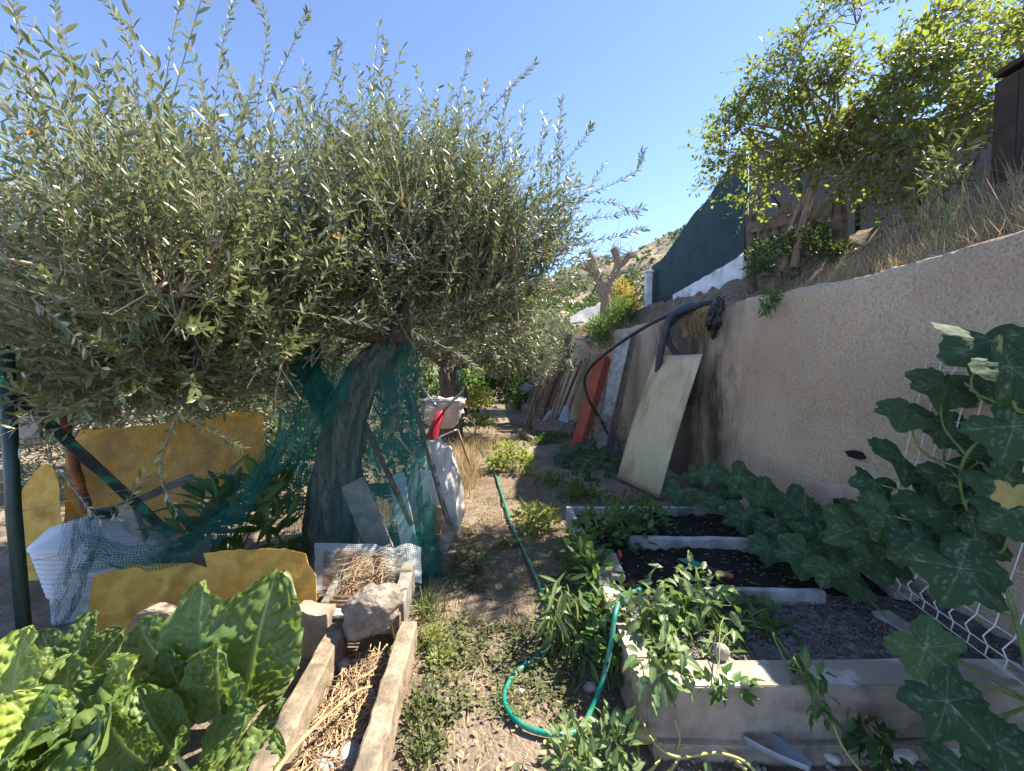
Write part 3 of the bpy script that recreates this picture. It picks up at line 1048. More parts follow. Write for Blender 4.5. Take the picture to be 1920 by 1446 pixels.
ells = [(A(-1.15, 3.35, 2.38), A(1.25, 1.15, 0.88), 5.2),
        (A(-2.35, 2.75, 2.05), A(1.1, 0.85, 0.62), 3.0),
        (A(-1.9, 1.95, 1.9), A(0.75, 0.5, 0.38), 1.0),
        (A(-0.10, 3.7, 2.25), A(0.75, 0.75, 0.68), 2.4),
        (A(-1.0, 3.55, 2.75), A(0.95, 0.8, 0.5), 1.6),
        (A(-0.35, 3.7, 1.75), A(0.5, 0.4, 0.25), 0.4),
        (A(-2.9, 2.9, 1.5), A(0.9, 0.5, 0.4), 1.2),
        (A(-3.1, 3.6, 2.1), A(1.1, 1.0, 0.75), 1.8),
        (A(-2.0, 2.45, 1.45), A(0.85, 0.42, 0.3), 1.5),
        (A(-1.5, 2.85, 1.7), A(0.45, 0.25, 0.2), 0.45),
        (A(-3.4, 2.9, 1.35), A(0.9, 0.6, 0.35), 0.8)]
limbs, twigs, P, D, N, S = grow(tops, ells, 32, 590, 6, (0.3, 0.8), 0.030, up=0.95, out=0.5, rnd=0.5, bend=0.1, leaf=(0.040, 0.072), limb_r=(.05, .012), reject=crown_gap)
# low drooping sprays under the crown
ells2 = [(A(-2.25, 2.45, 1.38), A(.85, .35, .22), 2.2), (A(-3.0, 2.75, 1.35), A(.7, .4, .25), 1.4), (A(-2.5, 3.3, 1.4), A(.9, .4, .25), 1.3), (A(.05, 3.9, 1.75), A(.4, .35, .2), .5)]
l2, t2_, P2, D2, N2, S2 = grow([W(430, 645, 3.15), W(400, 640, 3.1), W(545, 600, 3.55)], ells2, 9, 125, 6, (.25, .6), .030, up=-.1, out=.6, rnd=.55, bend=-.22, leaf=(.042, .075), limb_r=(.025, .008), reject=lambda q: q[2] < 1.15)
k2 = P2[:, 2] > 1.1 + .2 * RN.random(len(P2))
P, D, N, S = np.vstack([P, P2[k2]]), np.vstack([D, D2[k2]]), np.vstack([N, N2[k2]]), np.r_[S, S2[k2]]
for src, dst in ((l2, limbs), (t2_, twigs)):
    dst.add(np.concatenate(src.V), src.F)
# long whips that stand clear of the crown
wP, wD, wN = [], [], []
whips = [((960, 160), (1003, 118), 3.4, (880, 250)), ((1180, 330), (1205, 282), 3.6, (1010, 400)), ((1150, 405), (1207, 390), 3.3, (1010, 420)),
         ((1150, 445), (1212, 428), 3.2, (1010, 470)), ((1095, 260), (1108, 236), 3.7, (1000, 380)), ((1050, 230), (1052, 185), 3.6, (1045, 340)),
         ((870, 140), (880, 98), 3.5, (840, 260)), ((715, 120), (722, 78), 3.4, (660, 250)), ((945, 210), (952, 170), 3.6, (920, 320)),
         ((1150, 380), (1195, 405), 3.4, (1060, 380)), ((1120, 500), (1080, 545), 2.9, (1005, 480)), ((1065, 600), (1068, 690), 2.7, (975, 580)),
         ((560, 60), (578, 20), 3.0, (500, 190)), ((640, 90), (622, 100), 3.2, (590, 220)), ((330, 40), (345, -20), 2.4, (300, 220)), ((110, 60), (100, -30), 2.0, (140, 260)),
         ((420, 70), (440, -10), 2.7, (400, 230)), ((30, 40), (20, -30), 1.9, (60, 250)), ((240, 80), (190, -10), 2.2, (260, 260)), ((500, 60), (470, -20), 2.9, (480, 220)),
         ((860, 665), (905, 700), 2.6, (770, 620)), ((130, 620), (190, 690), 1.7, (60, 560)), ((300, 880), (330, 960), 2.2, (330, 780)), ((380, 800), (455, 840), 2.2, (300, 760)), ((200, 980), (270, 890), 2.1, (110, 880))]
for (m_, t_, Y, b_) in whips:
    path = catmull([W(*b_, Y + .05), W(*m_, Y), W(*t_, Y - .03)], 12)
    twigs.tube(path, np.linspace(.004, .0013, 12), 4, False)
    L = np.linalg.norm(np.diff(path, axis=0), axis=1).sum()
    k = max(4, int(L / 0.03))
    pos = catmull(path, k)
    tan = nrm(np.gradient(pos, axis=0))
    ax = nrm(np.cross(tan, A(0, 1, .2)))
    for sg in (1, -1):
        wP.append(pos)
        wD.append(nrm(tan * .75 + ax * sg * .6 + RN.normal(0, .2, pos.shape)))
        wN.append(nrm(tan * .5 + RN.normal(0, .6, pos.shape)))
P, D, N = np.vstack([P] + wP), np.vstack([D] + wD), np.vstack([N] + wN)
S = np.r_[S, RN.uniform(.035, .06, sum(map(len, wP)))]
# nothing hangs lower than the reach of the branches, nor right at the lens
floor_z = np.interp(P[:, 0], [-4, -2.6, -1.6, -1.0, -.3, .4], [1.0, 1.0, 1.15, 1.5, 1.55, 1.6])
keep = (P[:, 2] > floor_z - .12 * RN.random(len(P))) & (np.linalg.norm(P - A(0, 0, EYE), axis=1) > 1.25)
keep |= np.arange(len(P)) >= len(P) - sum(map(len, wP))
P, D, N, S = P[keep], D[keep], N[keep], S[keep]
limbs.build("branches", M_bark, olive, True)
twigs.build("twigs", M_twig, olive, True)
nice = [t_grid(lambda u: .14 * math.sin(math.pi * min(1, .04 + u * .97)) ** .75, 6, 1, f, c) for f, c in ((.04, .05), (.05, .15), (.03, -.06))]
put_leaves(olive, nice, L_olive, P, D, N, S, 300, t_lance(.14, .035, .05))
print("olive leaves", len(P))

# ---- olives further off
def far_olive(base, h, ells, label, n_sub, leaf, tr, nsh=5, gap=0.045, net=False):
    o = thing("olive_tree", base, label, "tree", "olive trees behind the big one")
    b = np.array(base, float)
    bark_trunk([b + A(0, 0, -.1), b + A(.05, 0, h * .5), b + A(-.03, .05, h)], [tr * 1.2, tr, tr * .8], 26, tr * .2, 7, int(base[1] * 10), None, 26).build("trunk", M_bark, o, True)
    l, t, P, D, N, S = grow([b + A(-.03, .05, h)], ells, 9, n_sub, nsh, (.25, .6), gap, leaf=leaf, limb_r=(tr * .5, .012), sides=3, sub_r=.008)
    l.build("branches", M_bark, o, True)
    t.build("twigs", M_twig, o, True)
    foliage("foliage", t_lance(.15, .04, .05), P, D, N, S, L_olive_far, o)
    return o


t2 = W(842, 790, 8.2)
t2[2] = 0
far_olive(t2, 1.5, [(t2 + A(.3, 0, 2.3), A(1.5, 1.2, .95), 3), (t2 + A(1.5, .6, 1.75), A(1.0, .9, .85), 2), (t2 + A(-1.6, .2, 2.2), A(1.2, 1.1, 1.0), 1.6)], "olive tree with a thick short trunk behind the tube-framed barrow", 330, (.06, .095), .2)
far_olive((-4.6, 6.0, 0), 1.3, [(A(-4.6, 6.0, 2.0), A(1.7, 1.2, 1.2), 3), (A(-3.2, 6.2, 1.7), A(1.1, .9, 1.0), 1.5), (A(-6, 5.6, 1.7), A(1.2, 1, 1.1), 1)], "sunlit olive tree beyond the yellow plastic sheet", 300, (.05, .08), .16)
far_olive((-2.9, 9.5, 0), 1.4, [(A(-2.9, 9.5, 2.2), A(2.0, 1.4, 1.4), 3)], "olive tree between the sunlit one and the barrow", 170, (.08, .12), .17)
far_olive((.15, 14.5, 0), 1.4, [(A(.1, 14.5, 2.5), A(1.9, 1.6, 1.2), 3), (A(1.2, 14.5, 2.2), A(.9, 1.2, .8), 1)], "olive tree where the path ends", 190, (.1, .14), .18)
far_olive((-9, 9.0, 0), 1.4, [(A(-9, 9.0, 2.2), A(3.0, 1.8, 1.7), 3)], "olive tree far off behind the dark green fence post", 170, (.1, .15), .18)

# ---- tree on the bank
TB_ = W(1490, 465, 4.2)
rt = thing("leaning_tree", TB_, "leaning leafy tree with two thin stems above the wall, leaves glowing in backlight", "tree")
fork = W(1555, 290, 4.3)
for pts, r in (([TB_ + A(0, 0, -.2), W(1500, 440, 4.2), W(1525, 350, 4.25), fork], [.042, .036, .032, .026]), ([TB_ + A(-.06, .1, -.2), W(1478, 440, 4.32), W(1505, 370, 4.35), W(1530, 300, 4.5)], [.026, .023, .02, .016])):
    bark_trunk(pts, r, 14, .004, 5, 3, None, 24).build("trunk", M_bark2, rt, True)
cl = [(1410, 250, 4.4, .42, 1.2), (1375, 300, 4.5, .28, .5), (1470, 190, 4.3, .45, 1.3), (1500, 120, 4.3, .36, .8), (1560, 180, 4.0, .42, 1.3), (1620, 200, 4.0, .42, 1.4), (1550, 280, 4.0, .32, .6), (1690, 160, 3.8, .38, 1.2), (1650, 270, 3.7, .30, .9),
      (1770, 110, 3.8, .32, .9), (1740, 215, 3.6, .28, .8), (1580, 25, 4.2, .33, .5), (1720, 40, 4.0, .25, .35), (1800, 30, 3.9, .27, .5), (1420, 370, 4.5, .22, .4), (1665, 360, 3.5, .18, .4), (1360, 240, 4.6, .22, .3), (1810, 215, 3.6, .2, .4), (1470, 300, 4.3, .28, .5), (1700, 300, 3.5, .22, .5), (1600, 330, 3.7, .22, .5), (1780, 270, 3.5, .16, .25)]
ells = [(W(x, y, Y), A(r, r * 1.1, r * .75), w) for x, y, Y, r, w in cl]
l, t, P, D, N, S = grow([fork, W(1535, 310, 4.45)], ells, 44, 270, 6, (.16, .38), .034, up=.25, out=.7, rnd=.55, bend=-.12, leaf=(.042, .068), ang=.9, limb_r=(.022, .006), sub_r=.006, single=True, mid_rise=.08)
l.build("branches", M_bark2, rt, True)
t.build("twigs", M_bark2, rt, True)
ov = [t_grid(lambda u: .27 * math.sin(math.pi * (u ** .8)) ** .8 + .005, 5, 1, .05, c) for c in (.1, .25)]
put_leaves(rt, ov, L_tree, P, D, N * .5 + A(0, 0, .6), S, 300, t_lance(.26, .05, .12))
print("tree leaves", len(P))

ft = thing("corner_tree", (5.2, 4.0, 3.1), "small-leaved tree at the upper right above the shed", "tree")
bark_trunk([A(5.2, 4.0, 2.9), A(5.15, 4.0, 3.6), A(5.05, 4.0, 4.3)], [.05, .04, .03], 12, .004, 5, 4, None, 18).build("trunk", M_bark2, ft, True)
ells = [(W(1905, 85, 4.1), A(.42, .4, .33), 2), (W(1940, 130, 4.1), A(.5, .4, .4), 1.5), (W(1850, 160, 4.0), A(.22, .25, .14), .5), (W(1960, 30, 4.1), A(.4, .4, .4), 1)]
l, t, P, D, N, S = grow([A(5.05, 4.0, 4.2)], ells, 10, 70, 5, (.15, .35), .03, up=.3, out=.7, rnd=.55, bend=-.1, leaf=(.045, .07), ang=.9, limb_r=(.02, .006), sub_r=.005, single=True)
l.build("branches", M_bark2, ft, True)
t.build("twigs", M_bark2, ft, True)
put_leaves(ft, ov, L_tree, P, D, N * .5 + A(0, 0, .6), S, 120, t_lance(.26, .05, .12))


# ------------------------------------------------------------------ bushes and leafy plants
def bush(name, label, cat, base, ells, n, mat, tmpls, size, nind=300, simple=None, upd=.5, nst=10, droop=0.0, group=None, stem=M_stem, sr=.004):
    """stems from the base to the leaf clusters; leaves point outwards"""
    o = thing(name, base, label, cat, group)
    b = np.array(base, float)
    tot = sum(e[2] for e in ells)
    mb = MB()
    P, D = [], []
    for (c, r, w) in ells:
        c, r = np.array(c, float), np.array(r, float)
        k = max(3, int(n * w / tot))
        p = in_ell(k, c, r, .5)
        P.append(p)
        D.append(nrm((p - c) / r * .8 + A(0, 0, upd - droop) + RN.normal(0, .45, p.shape)))
        for q in in_ell(max(1, int(nst * w / tot)), c, r * .8, .6):
            mb.tube(catmull([b + RN.normal(0, .02, 3) * A(1, 1, 0), (b + q) / 2 + RN.normal(0, .03, 3) + A(0, 0, .05), q], 8), np.linspace(sr, sr * .5, 8), 5, False)
    P, D = np.concatenate(P), np.concatenate(D)
    P[:, 2] = np.maximum(P[:, 2], .01 if b[2] < 1 else -9)
    N = nrm(A(0, 0, 1.0) + RN.normal(0, .45, P.shape) - D * .3)
    S = RN.uniform(size[0], size[1], len(P))
    mb.build("stems", stem, o, True)
    put_leaves(o, tmpls, mat, P, D, N, S, nind, simple)
    return o


ovate = [t_grid(lambda u: .24 * math.sin(math.pi * (u ** .72)) ** .85 + .004, 6, 2, f, c, r, i) for i, (f, c, r) in enumerate(((.05, .2, .02), (.08, .35, .03), (.03, .1, .02)))]
lanc = [t_grid(lambda u: .10 * math.sin(math.pi * (u ** .85)) ** .8 + .003, 7, 1, f, c, 0, i) for i, (f, c) in enumerate(((.04, .25), (.05, .5), (.03, .1)))]
comp = [t_grid(lambda u: .20 * math.sin(math.pi * (u ** .7)) ** .9 + .004, 8, 2, f, c, .03, i, 0, .16) for i, (f, c) in enumerate(((.06, .3), (.1, .5), (.04, .15)))]
s_ov, s_la = t_lance(.23, .05, .15), t_lance(.10, .03, .2)
# ------------------------------------------------------------------ right-hand side: on and above the wall
# pallet standing behind the leaning tree
pal = thing("wooden_pallet", W(1490, 505, 4.7), "old brown wooden pallet stood upright behind the leaning tree's stems", "pallet")
pt = lambda u, v: (W(1410, 512, 5.0) * (1 - u) + W(1590, 490, 4.0) * u) * (1 - v) + (W(1408, 405, 5.0) * (1 - u) + W(1580, 360, 4.0) * u) * v
for u in (0.0, .44, .95):
    MB().plank(pt(u, -.35), pt(u, 1.02), .12, .07, (0, 1, 0), 6, .003, .006).build("upright", M_wood_brown, pal)
for v in (.78,):
    MB().plank(pt(.02, v) - A(.05, 0, 0), pt(.95, v) - A(.05, 0, 0), .13, .02, (0, 0, 1), 8, .002).build("rail", M_wood_brown, pal)
for u in (.10, .20, .30, .38, .56, .68, .80):
    MB().plank(pt(u, -.2) + A(.03, 0, 0), pt(u, .7) + A(.03, 0, 0), .075, .018, (0, 1, 0), 5, .002).build("slat", M_wood_brown, pal)

SH = W(1490, 480, 4.25)
bush("shrub", "dark green shrub round the foot of the leaning tree", "shrub", SH - A(0, 0, .2), [(W(1440, 470, 4.3), A(.2, .25, .16), 1.2), (W(1520, 450, 4.2), A(.26, .25, .16), 1.5), (W(1425, 505, 4.2), A(.14, .15, .1), .6), (W(1570, 470, 3.9), A(.14, .2, .08), .5)], 1500, L_dark, ovate, (.03, .055), 200, s_ov)
FE = W(1450, 545, 3.7)
bush("fern", "small green fern hanging over the wall's edge", "fern", FE, [(W(1440, 570, 3.62), A(.06, .06, .09), 1), (W(1450, 552, 3.65), A(.05, .06, .05), .6)], 120, L_green, lanc, (.05, .085), 300, None, 0, 6, .5)

# dry grass along the top of the wall
def blades(name, label, cat, P, S, mat, lean=.35, parent=None, w=.012, curl=.35, kind="stuff"):
    n = len(P)
    D = nrm(A(0, 0, 1.0) + RN.normal(0, lean, (n, 3)))
    N = rand_dirs(n)
    return foliage(name, t_blade(w, curl), np.asarray(P), D, N, S, mat, parent, kind, label, cat)


def bank_pts(n, d0, d1, y0, y1, clump=0.0):
    d, y = RN.uniform(d0, d1, n), RN.uniform(y0, y1, n)
    if clump:
        k = fbm(d * 3, y * 3, 0, 91, 3) > clump
        d, y = d[k], y[k]
    x = np.interp(y, WP[:, 1], WP[:, 0]) + d
    z = wall_top(y) + np.interp(d, offs, hts) - .02
    return np.stack([x, y, z], 1)


Pg = np.vstack([bank_pts(7000, .14, 1.0, 1.0, 3.7, -.25), bank_pts(500, .2, .7, 3.6, 4.0), bank_pts(5200, .16, .9, 4.0, 9.5, -.5)])
blades("dry_grass", "dry straw-coloured grass along the top of the wall", "grass", Pg, RN.uniform(.06, .22, len(Pg)) * np.where(Pg[:, 1] > 3.4, .5, 1), L_dry, .45, None, .011, .3)
Pg = bank_pts(260, .3, 1.0, 1.4, 3.4)
blades("tall_dry_stalks", "tall thin dry stalks rising from the grass by the shed", "grass", Pg, RN.uniform(.2, .42, len(Pg)), L_dry, .3, None, .006, .1)
rk = W(1748, 455, 2.46)
tag(rock("loose_rock", (rk[0] + .05, rk[1], bank_z(rk[0] + .05, rk[1]) + .03), (.07, .10, .055), M_rock, None, 4, .3, 1.6, 4, .25), "pinkish grey rock lying on top of the wall in dry grass", "rock")
yw = W(1790, 350, 2.7)
bush("bank_weed", "grey-green weed rising from the dry grass before the shed", "weed", A(yw[0], yw[1], bank_z(yw[0], yw[1])), [(W(1770, 300, 2.75), A(.12, .15, .16), 1.2), (W(1800, 340, 2.7), A(.14, .12, .08), .8), (W(1750, 345, 2.8), A(.1, .1, .1), .6)], 160, L_weed, lanc, (.05, .09), 300, None, .8, 8)
# taut wire from the shed to the tree
tag(MB().tube(catmull([W(1700, 215, 4.2), W(1800, 200, 3.7), W(1925, 178, 3.2)], 16), .006, 5).build("taut_wire", M_straw, None, True), "pale taut cord crossing the tree's leaves towards the shed", "cord")

# pipes over the wall
black = MB().tube(catmull([A(2.58, 5.2, 2.33), W(1290, 574, 5.3), W(1255, 590, 5.45), W(1210, 613, 5.9), W(1160, 645, 6.4), W(1118, 678, 6.9), W(1100, 700, 7.2), W(1096, 722, 7.3), W(1105, 752, 7.3), W(1125, 785, 7.4), W(1140, 815, 7.5)], 60), .026, 10)
bp = thing("black_hose", W(1140, 815, 7.5), "long black hose looping from the wall top down to the stacked boards", "hose")
bph = black.build("pipe", M_black, bp, True)
M_blue = pmat("faded_blue_plastic", (0.03, 0.09, 0.14), (0.05, 0.13, 0.19), 8, 0.6, 0.1)
MB().tube(catmull([W(1276, 580, 5.36), W(1298, 570, 5.36)], 6), .036, 12).build("sleeve", M_blue, bph, True)


def corr(path, r, n=160):
    P = catmull(path, n)
    return MB().tube(P, r * (1 + .07 * np.sign(np.sin(np.arange(n) * 1.57))), 12)


g1 = corr([A(2.6, 5.25, 2.30), A(2.5, 5.24, 2.32), W(1264, 590, 5.25), W(1247, 625, 5.25), W(1238, 665, 5.3), W(1232, 720, 5.5), W(1228, 800, 5.6)], .045).build("drain_pipe", M_grey_pipe, None, True)
tag(g1, "thick dark grey corrugated pipe going straight down behind the leaning panel", "pipe")
g2 = corr([A(2.6, 5.45, 2.3), A(2.45, 5.42, 2.33), W(1256, 610, 5.32), W(1254, 640, 5.3), W(1266, 662, 5.28), W(1282, 680, 5.3), W(1290, 760, 5.4)], .034).build("drain_pipe", M_grey_pipe, None, True)
tag(g2, "thinner dark grey corrugated pipe curving right behind the leaning panel's top edge", "pipe")
# black plastic bag caught on the wall
bm_ = bmesh.new()
bmesh.ops.create_icosphere(bm_, subdivisions=5, radius=1)
V = np.array([v.co[:] for v in bm_.verts])
F = np.array([[v.index for v in f.verts] for f in bm_.faces])
bm_.free()
k = 1 + .35 * fbm(V[:, 0] * 2.5, V[:, 1] * 2.5, V[:, 2] * 1.2, 4, 4) - .25 * np.abs(vn(V[:, 0] * 5, V[:, 1] * 5, V[:, 2] * 1.5, 7))
V = V * k[:, None] * A(.085, .11, .20)
V[:, 1] -= V[:, 2] * .28
bc = W(1324, 593, 4.72)
tag(link("plastic_bag", mk_mesh("plastic_bag", V + A(wall_x(bc[1]) - .05, bc[1], bc[2]), F, [M_black], True)), "crumpled black plastic bag hanging over the wall's top edge", "bag")
# dry roots hanging over the wall
mb = MB()
for i in range(170):
    y = RN.uniform(4.75, 5.75)
    x = wall_x(y)
    zt = wall_top(y)
    L = RN.uniform(.15, .5) * (1 - abs(y - 5.2) * .9)
    p0 = A(x + .12, y, zt + .05)
    mb.tube(catmull([p0, A(x - .04, y + RN.normal(0, .03), zt + .01), A(x - .05 - RN.uniform(0, .04), y + RN.normal(0, .08), zt - L * .5), A(x - .04, y + RN.normal(0, .14), zt - L)], 7), .0022, 3, False)
tag(mb.build("dry_roots", M_straw, None), "fine dry roots hanging down the wall under the pipes", "roots", None, "stuff")

# ------------------------------------------------------------------ translucent panel leaning on the wall
BL, BR = A(1.42, 5.4, .02), A(1.68, 4.55, .02)
e = nrm(BR - BL)
ln = A(.957, .29, 0) * .56
upv = ln + A(0, 0, 1.64)
M_panel = sheetmat("fibreglass_panel", (0.64, 0.54, 0.33), (0.78, 0.66, 0.42), 0.22, (0.74, 0.62, 0.38), 3.5, 0.4, (1.6, 1.6, .35), (0.42, 0.345, 0.20), .2, 14)
nu, nv = 14, 24
Vp = []
nrmv = nrm(np.cross(BR - BL, upv))
for sgn in (0, 1):
    for i in range(nu + 1):
        for j in range(nv + 1):
            u, v = i / nu, j / nv
            p = BL + (BR - BL) * u + upv * v + nrmv * (.025 * math.sin(math.pi * v) + .004 * math.sin(u * 9 + v * 4)) + nrmv * sgn * .006
            Vp.append(p)
F = [list(f) for f in grid_faces(nu + 1, nv + 1)]
m0 = (nu + 1) * (nv + 1)
F += [[q + m0 for q in f[::-1]] for f in F]
ring = [i * (nv + 1) for i in range(nu + 1)] + [nu * (nv + 1) + j for j in range(1, nv + 1)] + [i * (nv + 1) + nv for i in range(nu - 1, -1, -1)] + [j for j in range(nv - 1, 0, -1)]
for i in range(len(ring)):
    a, b_ = ring[i], ring[(i + 1) % len(ring)]
    F.append([a, a + m0, b_ + m0, b_])
tag(link("fibreglass_sheet", mk_mesh("fibreglass_sheet", Vp, F, [M_panel], True)), "large pale yellowish fibreglass panel leaning against the wall", "panel")

# ------------------------------------------------------------------ boards and scrap stacked along the wall
def lean_plank(name, label, b, t, w, th, mat, cat="plank", wd=(0, 1, 0), group=None, seg=10):
    o = MB().plank(b, t, w, th, wd, seg, .003, .004).build(name, mat)
    return tag(o, label, cat, group)


b0, t0 = A(1.66, 7.6, -.02), W(1166, 626, 7.7)
t0[0] = 2.14
WDB = (.75, -.66, 0)
lean_plank("long_board", "widest weathered grey board leaning beside the ribbed one", b0, t0, .25, .04, M_wood_white, "plank", WDB)
# ribbed decking board
b1, t1 = b0 + A(.17, .05, 0), t0 + A(.15, .05, .02)
rb = thing("ribbed_board", b1, "dark grey ribbed decking board leaning nearest the fibreglass panel", "plank")
rbb = MB().plank(b1, t1, .2, .03, WDB, 10, .001).build("board", M_wood_grey, rb)
ax = nrm(t1 - b1)
wdv = nrm(np.array(WDB) - ax * np.dot(np.array(WDB), ax))
tdv = np.cross(ax, wdv)
for i in range(7):
    o_ = wdv * (-.085 + i * .028) - tdv * .018 * (1 if tdv[1] > 0 else -1)
    MB().plank(b1 + o_, t1 + o_, .013, .008, WDB, 6, .0006, .002).build("rib", M_wood_grey, rbb)
# bundle of terracotta ribbed plastic lengths
M_red = pmat("terracotta_plastic", (0.34, 0.075, 0.045), (0.44, 0.11, 0.065), 5, 0.55, 0.1, 30, 0.003, spec=0.4)
rs = thing("red_sheet_bundle", W(1082, 830, 7.9), "bundle of terracotta red ribbed plastic lengths leaning on the wall", "sheets")
c0, c1 = W(1080, 828, 7.6), W(1128, 664, 7.9)
c0[2] = .03
for i in range(3):
    off = A(.045, .0, 0) * i
    q0, q1 = c0 + off, c1 + off + A(0, 0, -.05 * i)
    ax = nrm(q1 - q0)
    wv = nrm(A(.5, -.85, 0) - ax * np.dot(ax, A(.5, -.85, 0)))
    tv = np.cross(ax, wv)
    nseg = 45
    prof = [(-.15 + .3 * k / nseg, .014 * (1 if (k // 5) % 2 else 0)) for k in range(nseg + 1)]
    V, F = [], []
    for q in np.linspace(0, 1, 6):
        for (a_, h_) in prof:
            V.append(q0 + (q1 - q0) * q + wv * a_ - tv * h_ * np.sign(tv[0]))
        for (a_, h_) in prof:
            V.append(q0 + (q1 - q0) * q + wv * a_ - tv * (h_ - .006) * np.sign(tv[0]))
    n_ = 2 * len(prof)
    L_ = len(prof)
    for r_ in range(5):
        for k in range(L_ - 1):
            F.append([r_ * n_ + k, r_ * n_ + k + 1, (r_ + 1) * n_ + k + 1, (r_ + 1) * n_ + k])
            F.append([r_ * n_ + L_ + k + 1, r_ * n_ + L_ + k, (r_ + 1) * n_ + L_ + k, (r_ + 1) * n_ + L_ + k + 1])
        for k in (0, L_ - 1):
            F.append([r_ * n_ + k, r_ * n_ + L_ + k, (r_ + 1) * n_ + L_ + k, (r_ + 1) * n_ + k])
    for e_ in (0, 5):
        for k in range(L_ - 1):
            F.append([e_ * n_ + k, e_ * n_ + k + 1, e_ * n_ + L_ + k + 1, e_ * n_ + L_ + k])
    link("ribbed_length", mk_mesh("ribbed_length", V, F, [M_red]), rs)
lean_plank("pale_lath", "narrow pale grey lath right of the red ribbed bundle", A(1.62, 7.85, 0), W(1140, 668, 8.1), .11, .03, M_wood_white, "plank", (.75, -.66, 0))
lean_plank("white_plastic_offcut", "short white plastic offcut at the foot of the pale lath", W(1100, 838, 7.6), W(1106, 808, 7.7), .13, .03, M_white_paint, "offcut")
# long brown planks of the far stack
specs = [(990, 805, 10.2, 1040, 665, 10.6, .10, "outermost thin brown plank of the far leaning stack"), (996, 808, 10.0, 1052, 655, 10.4, .07, "second thin brown plank of the far leaning stack"),
         (1002, 800, 9.9, 1062, 640, 10.3, .10, "tallest brown plank of the far leaning stack"), (1010, 798, 9.9, 1068, 645, 10.2, .22, "wide reddish brown plank in the far leaning stack"),
         (1020, 795, 9.7, 1072, 668, 10.0, .08, "short dark plank leaning behind the crate"), (1018, 785, 9.9, 1058, 690, 10.3, .13, "dark bottle-green board deep in the far stack"),
         (1032, 790, 9.5, 1080, 690, 9.9, .07, "grey brown lath leaning behind the pale blue pots"), (1046, 788, 9.2, 1108, 682, 9.7, .055, "long diagonal batten crossing behind the red ribbed bundle"), (1040, 770, 9.6, 1090, 695, 10.0, .06, "slanted brown batten under the horizontal shelf batten")]
specs += [(984, 806, 10.6, 1032, 672, 10.9, .09, "leftmost pale edge plank of the far stack"), (999, 803, 10.1, 1047, 660, 10.5, .13, "weathered brown plank under the tallest one"), (1006, 802, 9.8, 1066, 652, 10.2, .12, "dark brown plank beside the tallest one"), (1014, 798, 9.8, 1076, 660, 10.1, .16, "broad dark plank right of the reddish one"),
          (1026, 792, 9.6, 1070, 680, 10.0, .10, "brown offcut leaning inside the far stack's right side"), (1054, 786, 9.3, 1098, 690, 9.8, .08, "thin tan batten left of the long diagonal one"), (1024, 800, 9.4, 1062, 712, 9.8, .07, "short tan lath at the crate's back")]
mats_ = [M_wood_brown, M_wood_brown, M_wood_brown, M_wood_brown, M_wood_brown, M_green_paint, M_wood_grey, M_wood_tan, M_wood_brown, M_wood_grey, M_wood_tan, M_wood_brown, M_wood_brown, M_wood_tan, M_wood_tan, M_wood_tan]
for (xb, yb_, Yb, xt, yt_, Yt, w, lab), mt in zip(specs, mats_):
    pb, ptp = W(xb, yb_, Yb), W(xt, yt_ - 18, Yt)
    pb[2] = max(0.0, min(pb[2], .05))
    lean_plank("leaning_plank", lab, pb, ptp, w, .03, mt, "plank", (0.6, -.8, 0), "planks in the far leaning stack")
lean_plank("shelf_batten", "short horizontal batten bridging the planks behind the crate", W(1062, 690, 9.5), W(1100, 683, 9.3), .06, .05, M_wood_tan)
lean_plank("dark_fence_panel", "dark grey upright boarding at the far end of the stack", W(1012, 770, 11.2), W(1010, 645, 11.2), .6, .05, M_wood_grey, "panel", (1, 0, 0))
# crate with a bucket and wire rack
crt = thing("wooden_crate", A(.98, 8.9, .05), "low grey wooden crate holding the wire rack by the wall", "crate")
cb = [W(1000, 808, 8.9), W(1076, 806, 8.6)]
for p in cb:
    p[2] = .12
dv = nrm(cb[1] - cb[0])
bk = A(-dv[1], dv[0], 0)
cz = .30
MB().plank(cb[0] + A(0, 0, .1), cb[1] + A(0, 0, .1), .2, .025, (0, 0, 1), 6, .002).build("side_board", M_wood_grey, crt)
MB().plank(cb[0] + bk * .5 + A(0, 0, .1), cb[1] + bk * .5 + A(0, 0, .1), .2, .025, (0, 0, 1), 6, .002).build("side_board", M_wood_grey, crt)
MB().plank(cb[0] + A(0, 0, .1), cb[0] + bk * .5 + A(0, 0, .1), .2, .025, (0, 0, 1), 6, .002).build("end_board", M_wood_tan, crt)
MB().plank(cb[1] + A(0, 0, .1), cb[1] + bk * .5 + A(0, 0, .1), .2, .025, (0, 0, 1), 6, .002).build("end_board", M_wood_tan, crt)
MB().plank(cb[0] + bk * .25 + A(0, 0, .18), cb[1] + bk * .25 + A(0, 0, .18), .5, .02, bk, 6, .002).build("lid", M_wood_grey, crt)
for q in (.04, .9):
    p = cb[0] * (1 - q) + cb[1] * q - bk * .02
    MB().plank(p - A(0, 0, .14), p + A(0, 0, .1), .05, .05, dv, 3, .002).build("leg", M_wood_tan, crt)
rk_ = thing("wire_rack", cb[0] + A(0, 0, .21), "thin wire rack standing on the grey crate", "rack")
for i in range(7):
    z_ = .22 + i * .045
    MB().tube([cb[0] + A(0, 0, z_), cb[0] * .25 + cb[1] * .75 + A(0, 0, z_)], .0035, 5).build("wire", M_steel, rk_)
for q in (0, .25, .5, .75):
    p = cb[0] * (1 - q) + cb[1] * q
    MB().tube([p + A(0, 0, .20), p + A(0, 0, .5)], .004, 5).build("upright_wire", M_steel, rk_)
M_paleblue = pmat("pale_blue_plastic", (0.38, 0.44, 0.50), (0.5, 0.56, 0.62), 5, 0.5, 0.05)
